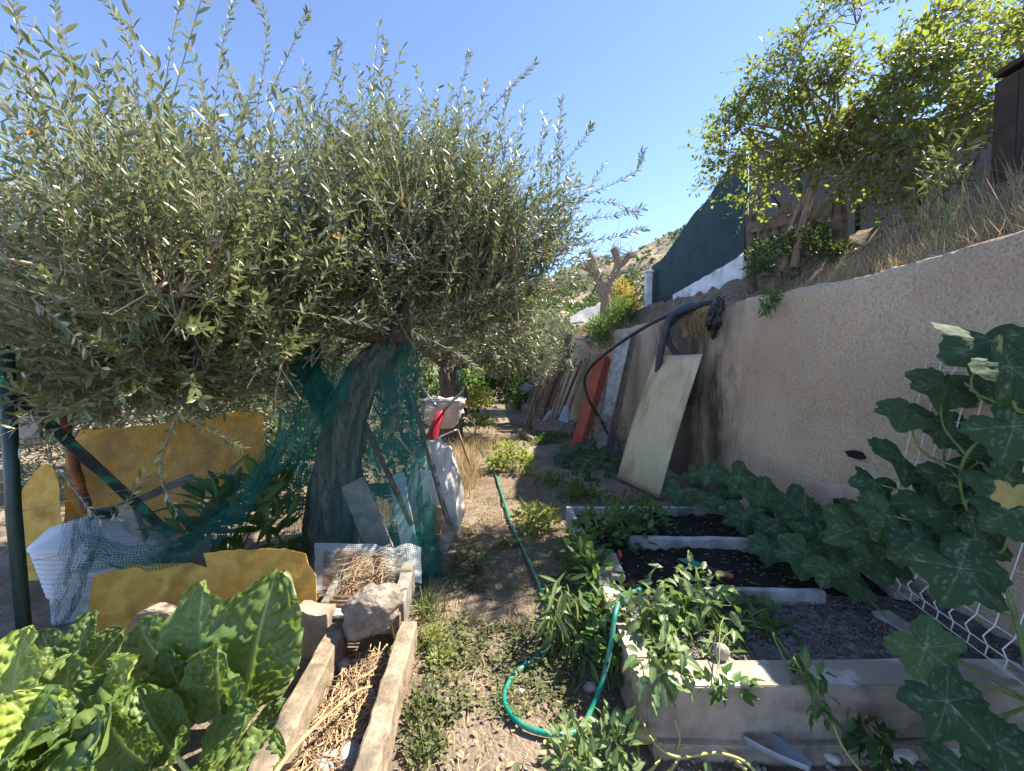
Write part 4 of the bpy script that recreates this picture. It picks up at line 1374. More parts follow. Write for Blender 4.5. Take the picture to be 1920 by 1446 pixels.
bkc = cb[0] * .3 + cb[1] * .7 + bk * .22 + A(0, 0, .20)
mb = MB()
zz = np.linspace(0, .34, 35)
mb.tube(np.stack([bkc[0] + zz * .18, np.full(35, bkc[1]), bkc[2] + zz], 1), (.13 - .07 * zz / .34) * (1 + .03 * np.sin(np.arange(35) * 1.9)), 20)
tag(mb.build("stacked_pots", M_paleblue, None, True), "tilted stack of pale blue ribbed pots on the grey crate", "pots")
wt = cb[0] * .8 + cb[1] * .2 + bk * .2 + A(0, 0, .20)
tag(MB().plank(wt, wt + A(.16, 0, .22), .12, .05, (0, 1, 0), 4, .002).build("white_tray", M_paleblue), "slanted pale plastic tray between crate rack and pots", "tray")
lg0, lg1 = W(975, 798, 8.9), W(1000, 822, 8.0)
lg0[2], lg1[2] = .1, .05
lo = thing("cut_log", lg0, "short round log with a pale sawn end lying by the crate", "log")
MB().tube([lg0, lg1], .07, 14).build("trunk_piece", M_wood_tan, lo, True)
MB().tube([lg0 + nrm(lg0 - lg1) * .003, lg0 + nrm(lg0 - lg1) * .001], .066, 14).build("sawn_end", pmat("sawn_end_grain", (.5, .42, .3), (.6, .52, .4), 20, .9), lo)
cl_ = W(985, 728, 11.0)
tag(rock("blue_rag", cl_, (.16, .12, .13), pmat("pale_blue_cloth", (.36, .42, .48), (.5, .55, .6), 6, .9, .3, 20), None, 4, .5, 2.2, 8, .3), "pale blue rag draped at the far end of the plank stack", "rag")
# tangle of dead vine at the foot of the boards
mb = MB()
for i in range(46):
    a_ = W(RN.uniform(1125, 1170), RN.uniform(770, 850), RN.uniform(6.6, 7.4))
    pts_ = [a_]
    for k in range(4):
        pts_.append(pts_[-1] + RN.normal(0, .12, 3) + A(0, 0, -.02))
    pts_ = np.array(pts_)
    pts_[:, 2] = np.clip(pts_[:, 2], .02, 1.1)
    mb.tube(catmull(pts_, 14), RN.uniform(.002, .006), 4, False)
tag(mb.build("dead_vine_tangle", M_bark2), "tangle of dead brown vine stems at the foot of the boards", "vine", None, "stuff")
for (p_, lab) in (([W(1142, 812, 6.9), W(1150, 850, 6.6), W(1160, 890, 6.1), W(1165, 905, 5.9)], "dark hose end running down beside the panel's foot"), ([W(1150, 810, 6.9), W(1163, 845, 6.6), W(1172, 880, 6.3)], "shorter dark hose end behind the vine tangle")):
    tag(MB().tube(catmull(p_, 16), .03, 8).build("hose_end", M_grey_pipe, None, True), lab, "hose")

# ------------------------------------------------------------------ far end: bush, dead tree, tarp
fb = W(1140, 640, 9.6)
bush("wall_top_bush", "bushy dark green shrub with bright yellow-green top hanging over the far wall", "shrub", fb, [(W(1130, 622, 9.3), A(.42, .4, .42), 2), (W(1165, 590, 9.4), A(.35, .4, .4), 1.4)], 2600, L_green, lanc, (.07, .12), 150, s_la, .5)
bush("autumn_bush", "yellow and orange leafy shrub against the white post", "shrub", W(1180, 610, 9.8), [(W(1178, 575, 9.9), A(.3, .35, .5), 2), (W(1165, 545, 10.2), A(.25, .3, .3), .8)], 1500, L_autumn, ovate, (.05, .09), 150, s_ov)
dt = thing("pruned_dead_tree", W(1135, 580, 12.0), "gnarled pruned tree with bare stubby limbs against the hillside", "tree")
for pts_, r_ in (([(1135, 590), (1132, 550), (1120, 525), (1112, 490), (1105, 475)], [.16, .14, .11, .08, .05]), ([(1130, 545), (1112, 510), (1095, 500), (1082, 498)], [.11, .09, .08, .06]), ([(1138, 550), (1150, 520), (1158, 495), (1152, 470), (1150, 465)], [.13, .11, .09, .08, .06]), ([(1155, 505), (1172, 490), (1182, 478)], [.08, .07, .06])):
    bark_trunk([W(x, y, 12.0) for x, y in pts_], r_, 16, .02, 5, int(pts_[0][0]), None, 22).build("limb", M_bark2, dt, True)
mb = MB()
for i in range(70):
    a_ = W(*[(1105, 475), (1152, 468), (1182, 476), (1160, 480)][i % 4], 12.0)
    d_ = nrm(RN.normal(0, 1, 3) + A(0, 0, .6))
    L_ = RN.uniform(.2, .7)
    mb.tube(catmull([a_, a_ + d_ * L_ * .5 + RN.normal(0, .05, 3), a_ + d_ * L_ + RN.normal(0, .1, 3)], 6), [.008, .007, .006, .005, .004, .003], 4, False)
mb.build("twigs", M_bark2, dt)
tp = W(1095, 595, 11.0)
xs = np.linspace(-.35, .45, 22)
Vt = []
for i, x in enumerate(xs):
    for j, v in enumerate(np.linspace(0, 1, 12)):
        Vt.append(tp + A(x, .3 * v, .45 * (1 - v) * (0.4 + .8 * i / 21) - .15 + .06 * float(fbm(x * 5, v * 4, 0, 5, 3))))
tag(link("plastic_tarp", mk_mesh("plastic_tarp", np.array(Vt), grid_faces(22, 12), [sheetmat("clear_film", (.5, .5, .5), (.7, .7, .7), .3, (.7, .7, .7), 5, .3)], True)), "torn whitish plastic sheet caught on top of the far wall", "tarp")
bush("far_bush", "tall green shrub beside the far path, left of the plank stack", "shrub", W(945, 775, 11.5) * A(1, 1, 0), [(W(955, 705, 11.0), A(.45, .4, .85), 2), (W(915, 715, 11.0), A(.5, .4, .8), 2), (W(880, 725, 10.5), A(.4, .4, .6), 1)], 3600, L_green, ovate, (.08, .13), 100, s_ov)
bush("distant_shrub", "dark green shrub closing the far end of the path", "shrub", W(975, 760, 13.5) * A(1, 1, 0), [(W(975, 715, 13.5), A(.7, .4, .75), 2), (W(1010, 690, 13.0), A(.4, .4, .7), 1)], 2200, L_dark, ovate, (.1, .16), 60, s_ov)
bush("yellowing_bush", "lighter green weedy shrub at the foot of the far olive", "shrub", W(890, 775, 9.0) * A(1, 1, 0), [(W(890, 745, 9.2), A(.5, .4, .28), 2), (W(905, 790, 8.6), A(.35, .3, .14), 1)], 1500, L_lime, ovate, (.05, .08), 100, s_ov)
Pt = np.vstack([A(0, 0, 0) + np.stack([RN.normal(1.65, .35, 600), RN.uniform(8.8, 13.5, 600), np.zeros(600)], 1)])
Pt[:, 0] = np.interp(Pt[:, 1], WP[:, 1], WP[:, 0]) + np.abs(RN.normal(0, .25, 600)) + .1
Pt[:, 2] = wall_top(Pt[:, 1]) + .02
blades("bank_grass", "dry tufts on top of the far wall", "grass", Pt, RN.uniform(.12, .3, 600), L_dry, .5, None, .02)
# ------------------------------------------------------------------ raised beds by the wall
bed = thing("raised_bed", A(1.1, 1.6, 0), "grey concrete-fronted raised bed divided by pale boards", "raised bed")


def slab(lo, hi, name, mats, parent, amp=.006, n=(30, 6, 8), topmat=None):
    """a concrete block with chipped faces"""
    lo, hi = np.array(lo, float), np.array(hi, float)
    bm = bmesh.new()
    bmesh.ops.create_cube(bm, size=1.0)
    bmesh.ops.bevel(bm, geom=bm.edges[:], offset=.02, segments=2, affect='EDGES')
    bmesh.ops.subdivide_edges(bm, edges=bm.edges[:], cuts=6, use_grid_fill=True)
    for v in bm.verts:
        v.co = Vector((lo + hi) / 2) + Vector([v.co[i] * float(hi[i] - lo[i]) for i in range(3)])
    co_ = np.array([v.co[:] for v in bm.verts])
    dsp = np.stack([fbm(co_[:, 0] * 9, co_[:, 1] * 9, co_[:, 2] * 9, q, 4) for q in (2, 12, 22)], 1) * amp
    for v, d in zip(bm.verts, dsp):
        v.co += Vector(d)
    bm.normal_update()
    for f in bm.faces:
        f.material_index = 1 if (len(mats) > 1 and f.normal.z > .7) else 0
    me = bpy.data.meshes.new(name)
    bm.to_mesh(me)
    bm.free()
    for m in mats:
        me.materials.append(m)
    return link(name, me, parent)


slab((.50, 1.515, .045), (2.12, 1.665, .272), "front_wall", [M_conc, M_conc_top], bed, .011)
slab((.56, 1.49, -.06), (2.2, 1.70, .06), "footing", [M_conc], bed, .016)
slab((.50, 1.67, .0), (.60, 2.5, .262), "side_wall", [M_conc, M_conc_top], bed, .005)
for (p_, q_, w_, mt, nm) in ((G(1180, 1008, .30), G(1480, 1012, .30), .05, M_wood_white, "board"), (G(1320, 1104, .30), G(1545, 1108, .30), .035, M_wood_white, "board"), (G(1062, 952, .28), G(1390, 952, .28), .05, M_wood_white, "board")):
    MB().plank(p_ - A(0, 0, .08), q_ - A(0, 0, .08), w_, .17, (0, 1, 0), 10, .002, .004).build(nm, mt, bed)
MB().plank(A(.55, 2.52, .19), A(.50, 3.5, .19), .035, .18, (1, 0, 0), 8, .002).build("side_board", M_wood_white, bed)
MB().plank(G(1650, 1150, .24) , G(1720, 1195, .24), .1, .03, (0, 1, 0), 5, .002).build("loose_board", M_wood_white, bed)
MB().plank(G(1560, 1010, .26), G(1700, 1120, .26), .12, .04, (0, 1, 0), 6, .002).build("edge_board", M_wood_grey, bed)


def soil(x0, x1, y0, y1, z, mat, amp, name, nx=70, ny=50, sd=0):
    X, Y = np.meshgrid(np.linspace(x0, x1, nx), np.linspace(y0, y1, ny), indexing='ij')
    Z = z + amp * fbm(X * 7, Y * 7, 0, 13 + sd, 4) + amp * .6 * fbm(X * 30, Y * 30, 0, 17 + sd, 3)
    return link(name, mk_mesh(name, np.stack([X, Y, Z], 2).reshape(-1, 3), grid_faces(nx, ny), [mat], True), bed)


M_soil_grey = pmat("stony_grey_soil", (0.07, 0.06, 0.055), (0.28, 0.26, 0.24), 30, 0.95, 1.0, 60, 0.02, (1, 1, 1), (0.10, 0.085, 0.075), 9)
soil(.55, 2.3, 2.22, 3.55, .23, M_soil_dark, .022, "dark_soil")
soil(.58, 2.3, 1.655, 2.20, .235, M_soil_grey, .014, "stony_soil", 90, 40, 4)
# seedlings
Ps = np.stack([RN.uniform(.6, 1.9, 330), RN.uniform(2.25, 3.4, 330), np.full(330, .245)], 1)
Pq = np.repeat(Ps, 2, 0)
th = np.repeat(RN.random(330) * 6.28, 2) + np.tile([0, 3.14], 330)
foliage("seedlings", t_lance(.4, .05, .1), Pq, np.stack([np.cos(th), np.sin(th), np.full(660, .35)], 1), np.tile(A(0, 0, 1), (660, 1)), RN.uniform(.010, .022, 660), L_pepper, None, "stuff", "tiny pale seedlings sprouting in the dark potting soil", "seedlings")
# pebbles and crumbs
def crumbs(name, label, P, S, mat, parent=None, kind="stuff"):
    n = len(P)
    V0 = A([1, 0, 0], [-1, 0, 0], [0, 1, 0], [0, -1, 0], [0, 0, .7], [0, 0, -.7])
    F0 = np.array([[0, 2, 4], [2, 1, 4], [1, 3, 4], [3, 0, 4], [2, 0, 5], [1, 2, 5], [3, 1, 5], [0, 3, 5]])
    V = V0[None] * RN.uniform(.6, 1.3, (n, 6, 1))
    a = RN.random(n) * 6.28
    c, s = np.cos(a)[:, None], np.sin(a)[:, None]
    V = np.stack([V[..., 0] * c - V[..., 1] * s, V[..., 0] * s + V[..., 1] * c, V[..., 2]], 2) * np.asarray(S)[:, None, None] + P[:, None, :]
    F = (F0[None] + (np.arange(n) * 6)[:, None, None]).reshape(-1, 3)
    return tag(link(name, mk_mesh(name, V.reshape(-1, 3), F, [mat], True), parent), label, "pebbles" if not parent else None, None, kind)


n = 2600
Pc = np.stack([RN.uniform(.62, 2.2, n), RN.uniform(1.67, 2.18, n), np.full(n, .245)], 1)
crumbs("stony_crumbs", None, Pc, RN.uniform(.003, .009, n), pmat("dusty_crumb", (0.11, 0.095, 0.08), (0.27, 0.24, 0.21), 20, 0.95, 0.4, 60), bed)
n = 5200
xy = np.stack([RN.uniform(-1.1, 2.2, n), RN.uniform(1.1, 6.5, n)], 1)
xy = xy[(fbm(xy[:, 0] * 2, xy[:, 1] * 2, 0, 95, 3) > -.1) & ~((xy[:, 0] > .45) & (xy[:, 1] > 1.5))]
Pc = np.column_stack([xy, gz(xy[:, 0], xy[:, 1]) + .002])
crumbs("gravel", "small stones and soil crumbs scattered over the path", Pc, RN.uniform(.003, .008, len(Pc)), M_pebble)
n = 700
xy = np.stack([RN.uniform(.3, 2.0, n), RN.uniform(1.15, 1.49, n)], 1)
crumbs("rubble", "grey rubble at the foot of the concrete bed", np.column_stack([xy, gz(xy[:, 0], xy[:, 1]) + .004]), RN.uniform(.006, .02, n), pmat("grey_rubble", (.13, .105, .085), (.30, .25, .20), 14, .95, .5, 50))
for i, (x, y, s, lab) in enumerate(((1108, 1292, .035, "white pebble inside the loop of the green hose"), (835, 1315, .022, "small pale stone on the path left of the hose loop"), (1690, 1420, .05, "flat grey stone at the foot of the concrete bed"), (978, 1300, .02, "small stone just inside the hose's bend"), (1560, 1425, .03, "grey stone between scoop and concrete footing"))):
    p = G(x, y)
    tag(rock("pebble", p + A(0, 0, s * .3), (s, s * .8, s * .6), M_pebble, None, 3, .25, 1.5, i + 2), lab, "stone")

# orange-handled tool on the soil
M_orange = pmat("orange_handle", (0.55, 0.10, 0.05), (0.62, 0.13, 0.06), 6, 0.45, 0.05, spec=0.4)
h0, h1 = G(1375, 1082, .27), G(1325, 1066, .27)
tl = thing("hand_trowel", h0, "hand trowel with orange and black handle lying on dark soil", "trowel")
pp = lambda q: h0 + (h1 - h0) * q
hd = MB().tube([pp(0), pp(.04), pp(.3), pp(.6)], [.010, .015, .0165, .014], 12).build("handle", M_orange, tl, True)
MB().tube([pp(.601), pp(.65), pp(.95), pp(1.0)], [.0145, .016, .016, .010], 12).build("grip", M_black, hd, True)
MB().tube([pp(1.0), pp(1.25)], [.008, .006], 8).build("neck", M_orange, tl, True)
bl = t_grid(lambda u: .32 * math.sin(math.pi * (.25 + u * .74)) ** .7, 6, 2, .08, .0)
Vb = np.array([pp(1.2) + (h1 - h0) * 1.0 * v[1] + A(0, 0, 1) * v[2] * .1 + np.cross(nrm(h1 - h0), A(0, 0, 1)) * v[0] * .12 for v in bl[0]])
link("blade", mk_mesh("blade", Vb, bl[1], [M_hose], True), tl)
wj = G(1360, 1240, .275)
tag(rock("rounded_stone", wj + A(0, .03, .02), (.032, .03, .034), pmat("pale_smooth_stone", (.30, .25, .20), (.45, .39, .32), 8, .8, .2, 30, .004), None, 4, .12, 1.2, 9, 0, True), "pale rounded stone on the concrete rim under the drooping plant", "stone")
tb = G(1150, 1055, .28)
tag(MB().plank(G(1143, 1040, .27), G(1160, 1085, .27), .08, .03, (1, 0, 0), 5, .002).build("corner_slab", M_conc_top), "whitish broken slab at the bed's left corner", "slab")
tag(rock("terracotta_shard", G(1162, 1040, .29), (.012, .03, .03), M_orange, None, 3, .2, 2, 3), "small orange shard on the bed's corner slab", "shard")

# grey plastic scoop
M_scoop = sheetmat("grey_plastic", (0.30, 0.32, 0.34), (0.38, 0.40, 0.42), .15, (.4, .42, .45), 6, .45)
sc = G(1455, 1440, .0)
V, F = [], []
nu, nv = 16, 20
for sh in (1.0, .95):
    for i in range(nu + 1):
        u = i / nu
        for j in range(nv + 1):
            th_ = math.pi * j / nv
            r_ = .055 * sh * (1 - .75 * u ** 2.2)
            V.append(A(-.095 + .2 * u, r_ * math.cos(th_) * 1.0, .062 - .065 * sh * math.sin(th_) * (1 - .55 * u)))
k = (nu + 1) * (nv + 1)
gf = grid_faces(nu + 1, nv + 1)
F = [list(f) for f in gf] + [[q + k for q in f[::-1]] for f in gf]
for i in range(nu):
    for j in (0, nv):
        a_ = i * (nv + 1) + j
        F.append([a_, a_ + nv + 1, a_ + nv + 1 + k, a_ + k])
for j in range(nv):
    F.append([j, j + 1, j + 1 + k, j + k])
V = np.array(V)
ca, sa_ = math.cos(-.95), math.sin(-.95)
V = np.stack([V[:, 0] * ca - V[:, 1] * sa_, V[:, 0] * sa_ + V[:, 1] * ca, V[:, 2]], 1)
V[:, 2] += -.25 * (V[:, 1]) * .5
tag(link("plastic_scoop", mk_mesh("plastic_scoop", V + sc + A(0, 0, .03), F, [M_scoop], True)), "grey plastic scoop lying before the concrete footing", "scoop")

# ------------------------------------------------------------------ green hose
gp = [(872, 800), (892, 825), (908, 853), (925, 880), (940, 930), (958, 985), (985, 1045), (1010, 1100), (1028, 1150), (1033, 1192), (1012, 1226), (968, 1262), (947, 1300), (952, 1340), (985, 1373), (1040, 1386)]
pts_ = [G(x, y, .016) for x, y in gp]
pts_ = [p + A(0, 0, float(gz(p[0], p[1])) + .006) for p in pts_]
pts_ += [G(1085, 1368, .02), G(1112, 1325, .05), G(1132, 1270, .13), G(1146, 1205, .24), G(1154, 1150, .33), G(1168, 1120, .33), G(1200, 1105, .29)]
tag(MB().tube(catmull(pts_, 220), .0118, 12).build("garden_hose", M_hose, None, True), "bright green garden hose looping along the path to the beds", "hose")

# ------------------------------------------------------------------ white wire panel leaning on the wall
wm = thing("wire_mesh_panel", A(2.05, 1.7, .28), "white welded wire panel leaning on the wall among squash leaves", "wire panel")
bA, bB = A(2.10, 2.28, .30), A(1.84, 1.0, .30)
tA, tB = A(2.33, 2.28, 1.53), A(2.30, 1.0, 1.53)
n_v = 17


def wpt(u, v):
    p = (bA * (1 - u) + bB * u) * (1 - v) + (tA * (1 - u) + tB * u) * v
    for f_ in (.07, .52, .93):      # folded ridges
        p = p + A(-.035, 0, 0) * max(0, 1 - abs(v - f_) / .035)
    return p


vs = sorted(set(np.round(np.r_[np.linspace(0, 1, 14), .035, .07, .105, .485, .52, .555, .895, .93, .965], 3)))
for i in range(n_v):
    MB().tube([wpt(i / (n_v - 1), v) for v in vs], .0028, 6).build("upright_wire", M_white_wire, wm, True)
for v in (.0, .035, .105, .3, .485, .555, .75, .895, .965, 1.0):
    MB().tube([wpt(u, v) + A(.004, 0, 0) for u in np.linspace(0, 1, 6)], .0028, 6).build("cross_wire", M_white_wire, wm, True)

# ------------------------------------------------------------------ squash plants
def squash_leaf(seed):
    rr = np.random.default_rng(seed)
    nr, ntt = 15, 96
    lob = np.array([0, 1.08, -1.08, 2.15, -2.15]) + rr.normal(0, .06, 5)
    V, ve = [(0, 0, 0)], [1.0]
    th_ = np.linspace(-math.pi, math.pi, ntt, endpoint=False)
    dl = np.min(np.abs(th_[:, None] - lob[None]), axis=1)
    ro = .465 + .062 * np.cos(np.clip(dl / .54, 0, 1) * math.pi) + .025 * vn(th_ * 5, seed, 0, seed)
    ro *= np.where(np.abs(th_) > 2.7, np.interp(np.abs(th_), [2.7, 3.0, 3.1416], [1, .62, .42]), 1)
    ro *= 1 + .022 * np.where(np.arange(ntt) % 4 < 2, 1, -1) * (1 + .5 * vn(th_ * 9, 2, 0, seed))
    p1 = rr.uniform(0, 6)
    for i in range(1, nr + 1):
        f_ = i / nr
        for k in range(ntt):
            r = ro[k] * f_
            t = th_[k]
            x, y = r * math.sin(t), r * math.cos(t)
            dd = dl[k]
            z = .07 * f_ * f_ * math.sin(t * 3 + p1) - .16 * f_ ** 2 * (0.6 + .4 * math.cos(t)) + .035 * f_ * min(1, dd / .5) + .012 * float(vn(x * 14, y * 14, seed, 3))
            V.append((x, y, z))
            vv = math.exp(-(dd * r / .006) ** 2) * (.55 - .35 * f_)
            # side veins and silver flecks between them
            sv = math.exp(-((((r * 9 - dd * 3.0) % 1.0) - .5) / .13) ** 2) * math.exp(-(dd * r / .075) ** 2)
            fl = float(vn(x * 26, y * 26, seed, 5)) > .62
            ve.append(min(1.0, .95 * vv + .55 * sv * (float(vn(x * 12, y * 12, seed, 9)) > .1) + (.45 if fl and f_ < .85 else 0)))
    F = []
    for k in range(ntt):
        F.append([0, 1 + (k + 1) % ntt, 1 + k])
    q = []
    for i in range(nr - 1):
        for k in range(ntt):
            a_, b_ = 1 + i * ntt + k, 1 + i * ntt + (k + 1) % ntt
            q.append([a_, b_, b_ + ntt, a_ + ntt])
    return np.array(V), F + q, np.array(ve)


sq_me = []
for i in range(10):
    v, f_, ve = squash_leaf(i + 1)
    sq_me.append(mk_mesh("leaf", v, f_, [L_pumpkin], True, None, None, {"rnd": np.zeros(len(v)), "vein": ve}))
sq_wilt = mk_mesh("leaf", *squash_leaf(3)[:2], [L_wilt], True, None, None, {"rnd": np.zeros(1441), "vein": np.zeros(1441)})


def squash(label, base, leaves, vine, nm="squash_plant", rr_=.006):
    o = thing(nm, base, label, "squash plant")
    mb = MB()
    vp = catmull(vine, 60)
    mb.tube(vp, np.linspace(rr_ * 1.5, rr_ * .8, 60), 7)
    for (px_, py_, Y, size, tilt, roll, *w) in leaves:
        c = W(px_, py_, Y)
        # leaf plane: normal mixes up, towards the light, and towards the viewer
        d = nrm(A(math.sin(roll), -math.cos(roll) * .6 - .2, -.35 - .25 * math.cos(roll)) + RN.normal(0, .12, 3))
        n_ = nrm(A(-.25, -tilt, 1 - .5 * tilt) + RN.normal(0, .12, 3))
        me_ = sq_wilt if w else sq_me[RN.integers(10)]
        leaf_objects("leaf", [me_], np.array([c]), np.array([d]), np.array([n_]), [size * RN.uniform(1.0, 1.22)], o)
        b_ = vp[np.argmin(np.linalg.norm(vp - (c - A(0, 0, .12)), axis=1))]
        mb.tube(catmull([b_, (b_ + c) / 2 + RN.normal(0, .02, 3) - n_ * .06, c - n_ * .01], 9), np.linspace(.006, .004, 9), 6, False)
    mb.build("vine", M_stem, o, True)
    return o


# climbing over the wire panel (pixel centre, distance, leaf width, tilt to viewer, roll)
right_leaves = [(1860, 640, 1.75, .34, .5, -.5), (1770, 722, 2.0, .26, .5, -.6), (1700, 770, 2.1, .22, .6, -.8), (1850, 710, 1.9, .24, .4, .4), (1690, 860, 2.0, .26, 1.2, -.5), (1780, 800, 2.05, .22, .9, .5),
                (1800, 895, 1.85, .25, 1.4, .2), (1900, 800, 1.6, .24, 1.2, .3), (1735, 940, 1.9, .25, 1.2, .5), (1660, 965, 1.9, .22, 1.0, -.7), (1830, 1010, 1.7, .22, 1.0, .4), (1720, 1010, 1.8, .25, 1.1, -.3),
                (1800, 1065, 1.5, .29, .9, .1), (1860, 850, 1.8, .26, 1.0, -.4), (1790, 960, 1.8, .26, 1.0, -.6), (1880, 905, 1.65, .22, 1.1, .2), (1650, 1040, 2.0, .24, .8, -.4), (1610, 990, 2.0, .26, 1.0, -.4), (1735, 1215, 1.36, .18, 1.3, .3), (1775, 1315, 1.28, .2, 1.0, .4), (1870, 1395, 1.22, .19, .8, .6),
                (1900, 960, 1.55, .2, .9, -.4), (1800, 1445, 1.22, .16, .8, -.3), (1895, 690, 1.6, .25, .6, .7), (1640, 905, 2.05, .18, .9, -1.0)]
sqp = squash("big-leaved silver-veined squash plant climbing the white wire panel", A(1.9, 1.45, .25), right_leaves, [A(1.9, 1.42, .28), A(2.0, 1.6, .6), A(2.02, 1.8, .95), A(1.98, 1.7, 1.2), A(2.1, 1.5, 1.4)])
leaf_objects("leaf", [sq_wilt], np.array([W(1900, 925, 1.45)]), np.array([A(-.3, -.2, -1)]), np.array([A(-.4, -1, .2)]), [.11], sqp)
row = [(1275, 920, 3.3, .26, .7, -.7), (1335, 885, 3.35, .24, .7, .2), (1385, 895, 3.2, .26, .9, .5), (1330, 935, 3.1, .2, .6, 0), (1430, 925, 3.0, .27, 1.0, .3), (1480, 935, 2.85, .26, .9, -.2), (1395, 965, 2.9, .24, .8, -.4),
       (1455, 985, 2.65, .25, .8, -.5), (1510, 965, 2.6, .26, 1.0, .4), (1540, 1000, 2.4, .27, .9, .1), (1575, 965, 2.4, .24, 1.0, .5), (1600, 1020, 2.2, .26, .9, .4), (1510, 1035, 2.3, .27, .7, -.5), (1440, 1025, 2.5, .2, .7, -.6), (1560, 1065, 2.1, .2, .6, .3), (1625, 960, 2.3, .22, 1.0, -.3),
       (1300, 890, 3.5, .2, .7, .9), (1365, 925, 3.2, .2, .8, -.9), (1600, 1090, 2.05, .2, .4, .8)]
squash("row of silver-flecked squash leaves along the wall's foot behind the beds", A(1.85, 2.6, .24), row, [A(1.6, 3.5, .28), A(1.75, 3.0, .35), A(1.85, 2.6, .36), A(1.85, 2.2, .35), A(1.8, 1.9, .3)])
farp = [(1065, 845, 6.6, .3, .5, -.6), (1100, 838, 6.6, .34, .5, .2), (1130, 850, 6.4, .3, .6, .5), (1075, 870, 6.0, .28, .6, -.4), (1115, 872, 6.0, .3, .8, .1), (1148, 880, 5.8, .24, .8, .4), (1090, 890, 5.6, .25, .7, -.3), (1050, 860, 6.2, .22, .6, -.8), (1135, 900, 5.5, .22, .9, .3), (1110, 905, 5.3, .22, .8, -.2), (1160, 860, 6.2, .22, .7, .7), (1080, 915, 5.0, .2, .7, 0)]
squash("dark squash plant spreading at the foot of the red ribbed bundle", A(1.1, 6.0, 0), farp, [A(1.5, 6.3, .1), A(1.2, 6.0, .15), A(1.0, 5.6, .12), A(.9, 5.2, .1)])

# ------------------------------------------------------------------ plants round the beds
bush("bean_plant", "dense green leafy plant over the bed's far left corner", "plant", A(.62, 2.95, .2), [(W(1150, 985, 2.95), A(.27, .3, .14), 2.4), (W(1090, 1040, 2.8), A(.15, .25, .22), 1.6), (W(1210, 965, 3.1), A(.2, .2, .1), 1), (A(.50, 2.45, .22), A(.12, .35, .17), 2.2), (A(.46, 2.0, .18), A(.08, .25, .15), 1.0)], 900, L_green, ovate, (.05, .085), 300, s_ov, .35, 14)
bush("pepper_plant", "sunlit drooping pale green plant hanging over the concrete rim", "plant", A(.78, 1.95, .22), [(W(1260, 1140, 1.95), A(.20, .18, .13), 2.2), (W(1210, 1175, 1.85), A(.13, .14, .18), 1.5), (W(1330, 1130, 1.95), A(.14, .13, .10), 1.2), (W(1300, 1220, 1.75), A(.18, .10, .10), 1.4), (W(1370, 1190, 1.85), A(.10, .1, .08), .6), (W(1240, 1250, 1.52), A(.12, .06, .10), 1.2), (W(1290, 1090, 2.1), A(.2, .1, .1), 1)], 460, L_pepper, comp, (.055, .095), 300, s_ov, .1, 16, .45)
bush("shaded_vine", "dark trailing plant in the stony soil right of the drooping plant", "plant", A(1.1, 1.95, .23), [(W(1420, 1150, 2.0), A(.12, .12, .06), 1), (W(1440, 1180, 1.9), A(.12, .1, .04), 1), (W(1350, 1285, 1.5), A(.12, .03, .05), .6)], 150, L_green, ovate, (.04, .065), 300, None, .2, 10)
bush("peach_seedling", "young peach seedling with long hanging leaves beside the hose", "seedling", A(.27, 2.15, 0), [(W(1060, 1115, 2.15), A(.10, .10, .10), 1), (W(1075, 1180, 2.1), A(.16, .13, .15), 1.4), (W(1040, 1140, 2.1), A(.10, .10, .09), .8), (W(1090, 1250, 1.95), A(.13, .1, .1), .8)], 170, L_peach, lanc, (.09, .14), 300, None, -.15, 12, .5)
bush("dark_ground_plant", "dark leafy plant in the gap between hose and concrete corner", "plant", A(.45, 1.85, 0), [(W(1175, 1230, 1.85), A(.10, .1, .14), 1), (W(1165, 1150, 2.0), A(.08, .1, .15), .8)], 110, L_dark, ovate, (.05, .08), 300, None, 0, 8, .3)
bush("soft_weed", "low grey-green weed with rounded leaves over the hose end", "weed", A(.28, 1.42, 0), [(W(1090, 1400, 1.42), A(.13, .10, .06), 1.4), (W(1150, 1385, 1.40), A(.10, .10, .07), 1.1), (W(1060, 1425, 1.36), A(.09, .08, .05), .8), (W(1130, 1440, 1.3), A(.12, .06, .05), .8)], 230, L_pepper, ovate, (.035, .06), 300, None, .5, 12)
bush("yellow_green_plant", "sunlit yellow-green leafy plant in the middle of the path's edge", "plant", A(.0, 5.75, 0), [(G(955, 880) + A(0, 0, .22), A(.3, .28, .2), 2), (G(930, 885) + A(0, 0, .12), A(.2, .2, .12), 1), (G(985, 890) + A(0, 0, .18), A(.18, .2, .16), 1)], 700, L_lime, ovate, (.05, .085), 300, s_ov, .4, 16)
bush("yellow_green_plant", "smaller sunlit yellow-green plant against the bed's far corner board", "plant", A(.2, 3.8, 0), [(G(1000, 1000) + A(0, 0, .14), A(.17, .15, .12), 2), (G(1030, 995) + A(0, 0, .12), A(.1, .12, .1), .7)], 260, L_lime, ovate, (.045, .075), 300, None, .4, 12)
bush("hollow_bush", "mixed green weeds between the yellow-green plant and squash leaves", "weed", A(.55, 5.2, 0), [(W(1040, 905, 5.2), A(.3, .3, .12), 1.5), (W(1090, 930, 4.6), A(.3, .3, .14), 1.5), (W(1170, 945, 4.2), A(.35, .2, .12), 1.2)], 700, L_green, ovate, (.04, .07), 200, s_ov)
bush("crate_weed", "green weeds before the grey crate and red bundle", "weed", A(.8, 8.0, 0), [(W(1040, 822, 8.1), A(.35, .25, .1), 1.5), (W(1010, 830, 7.9), A(.2, .25, .08), 1)], 420, L_green, ovate, (.05, .07), 60, s_ov)
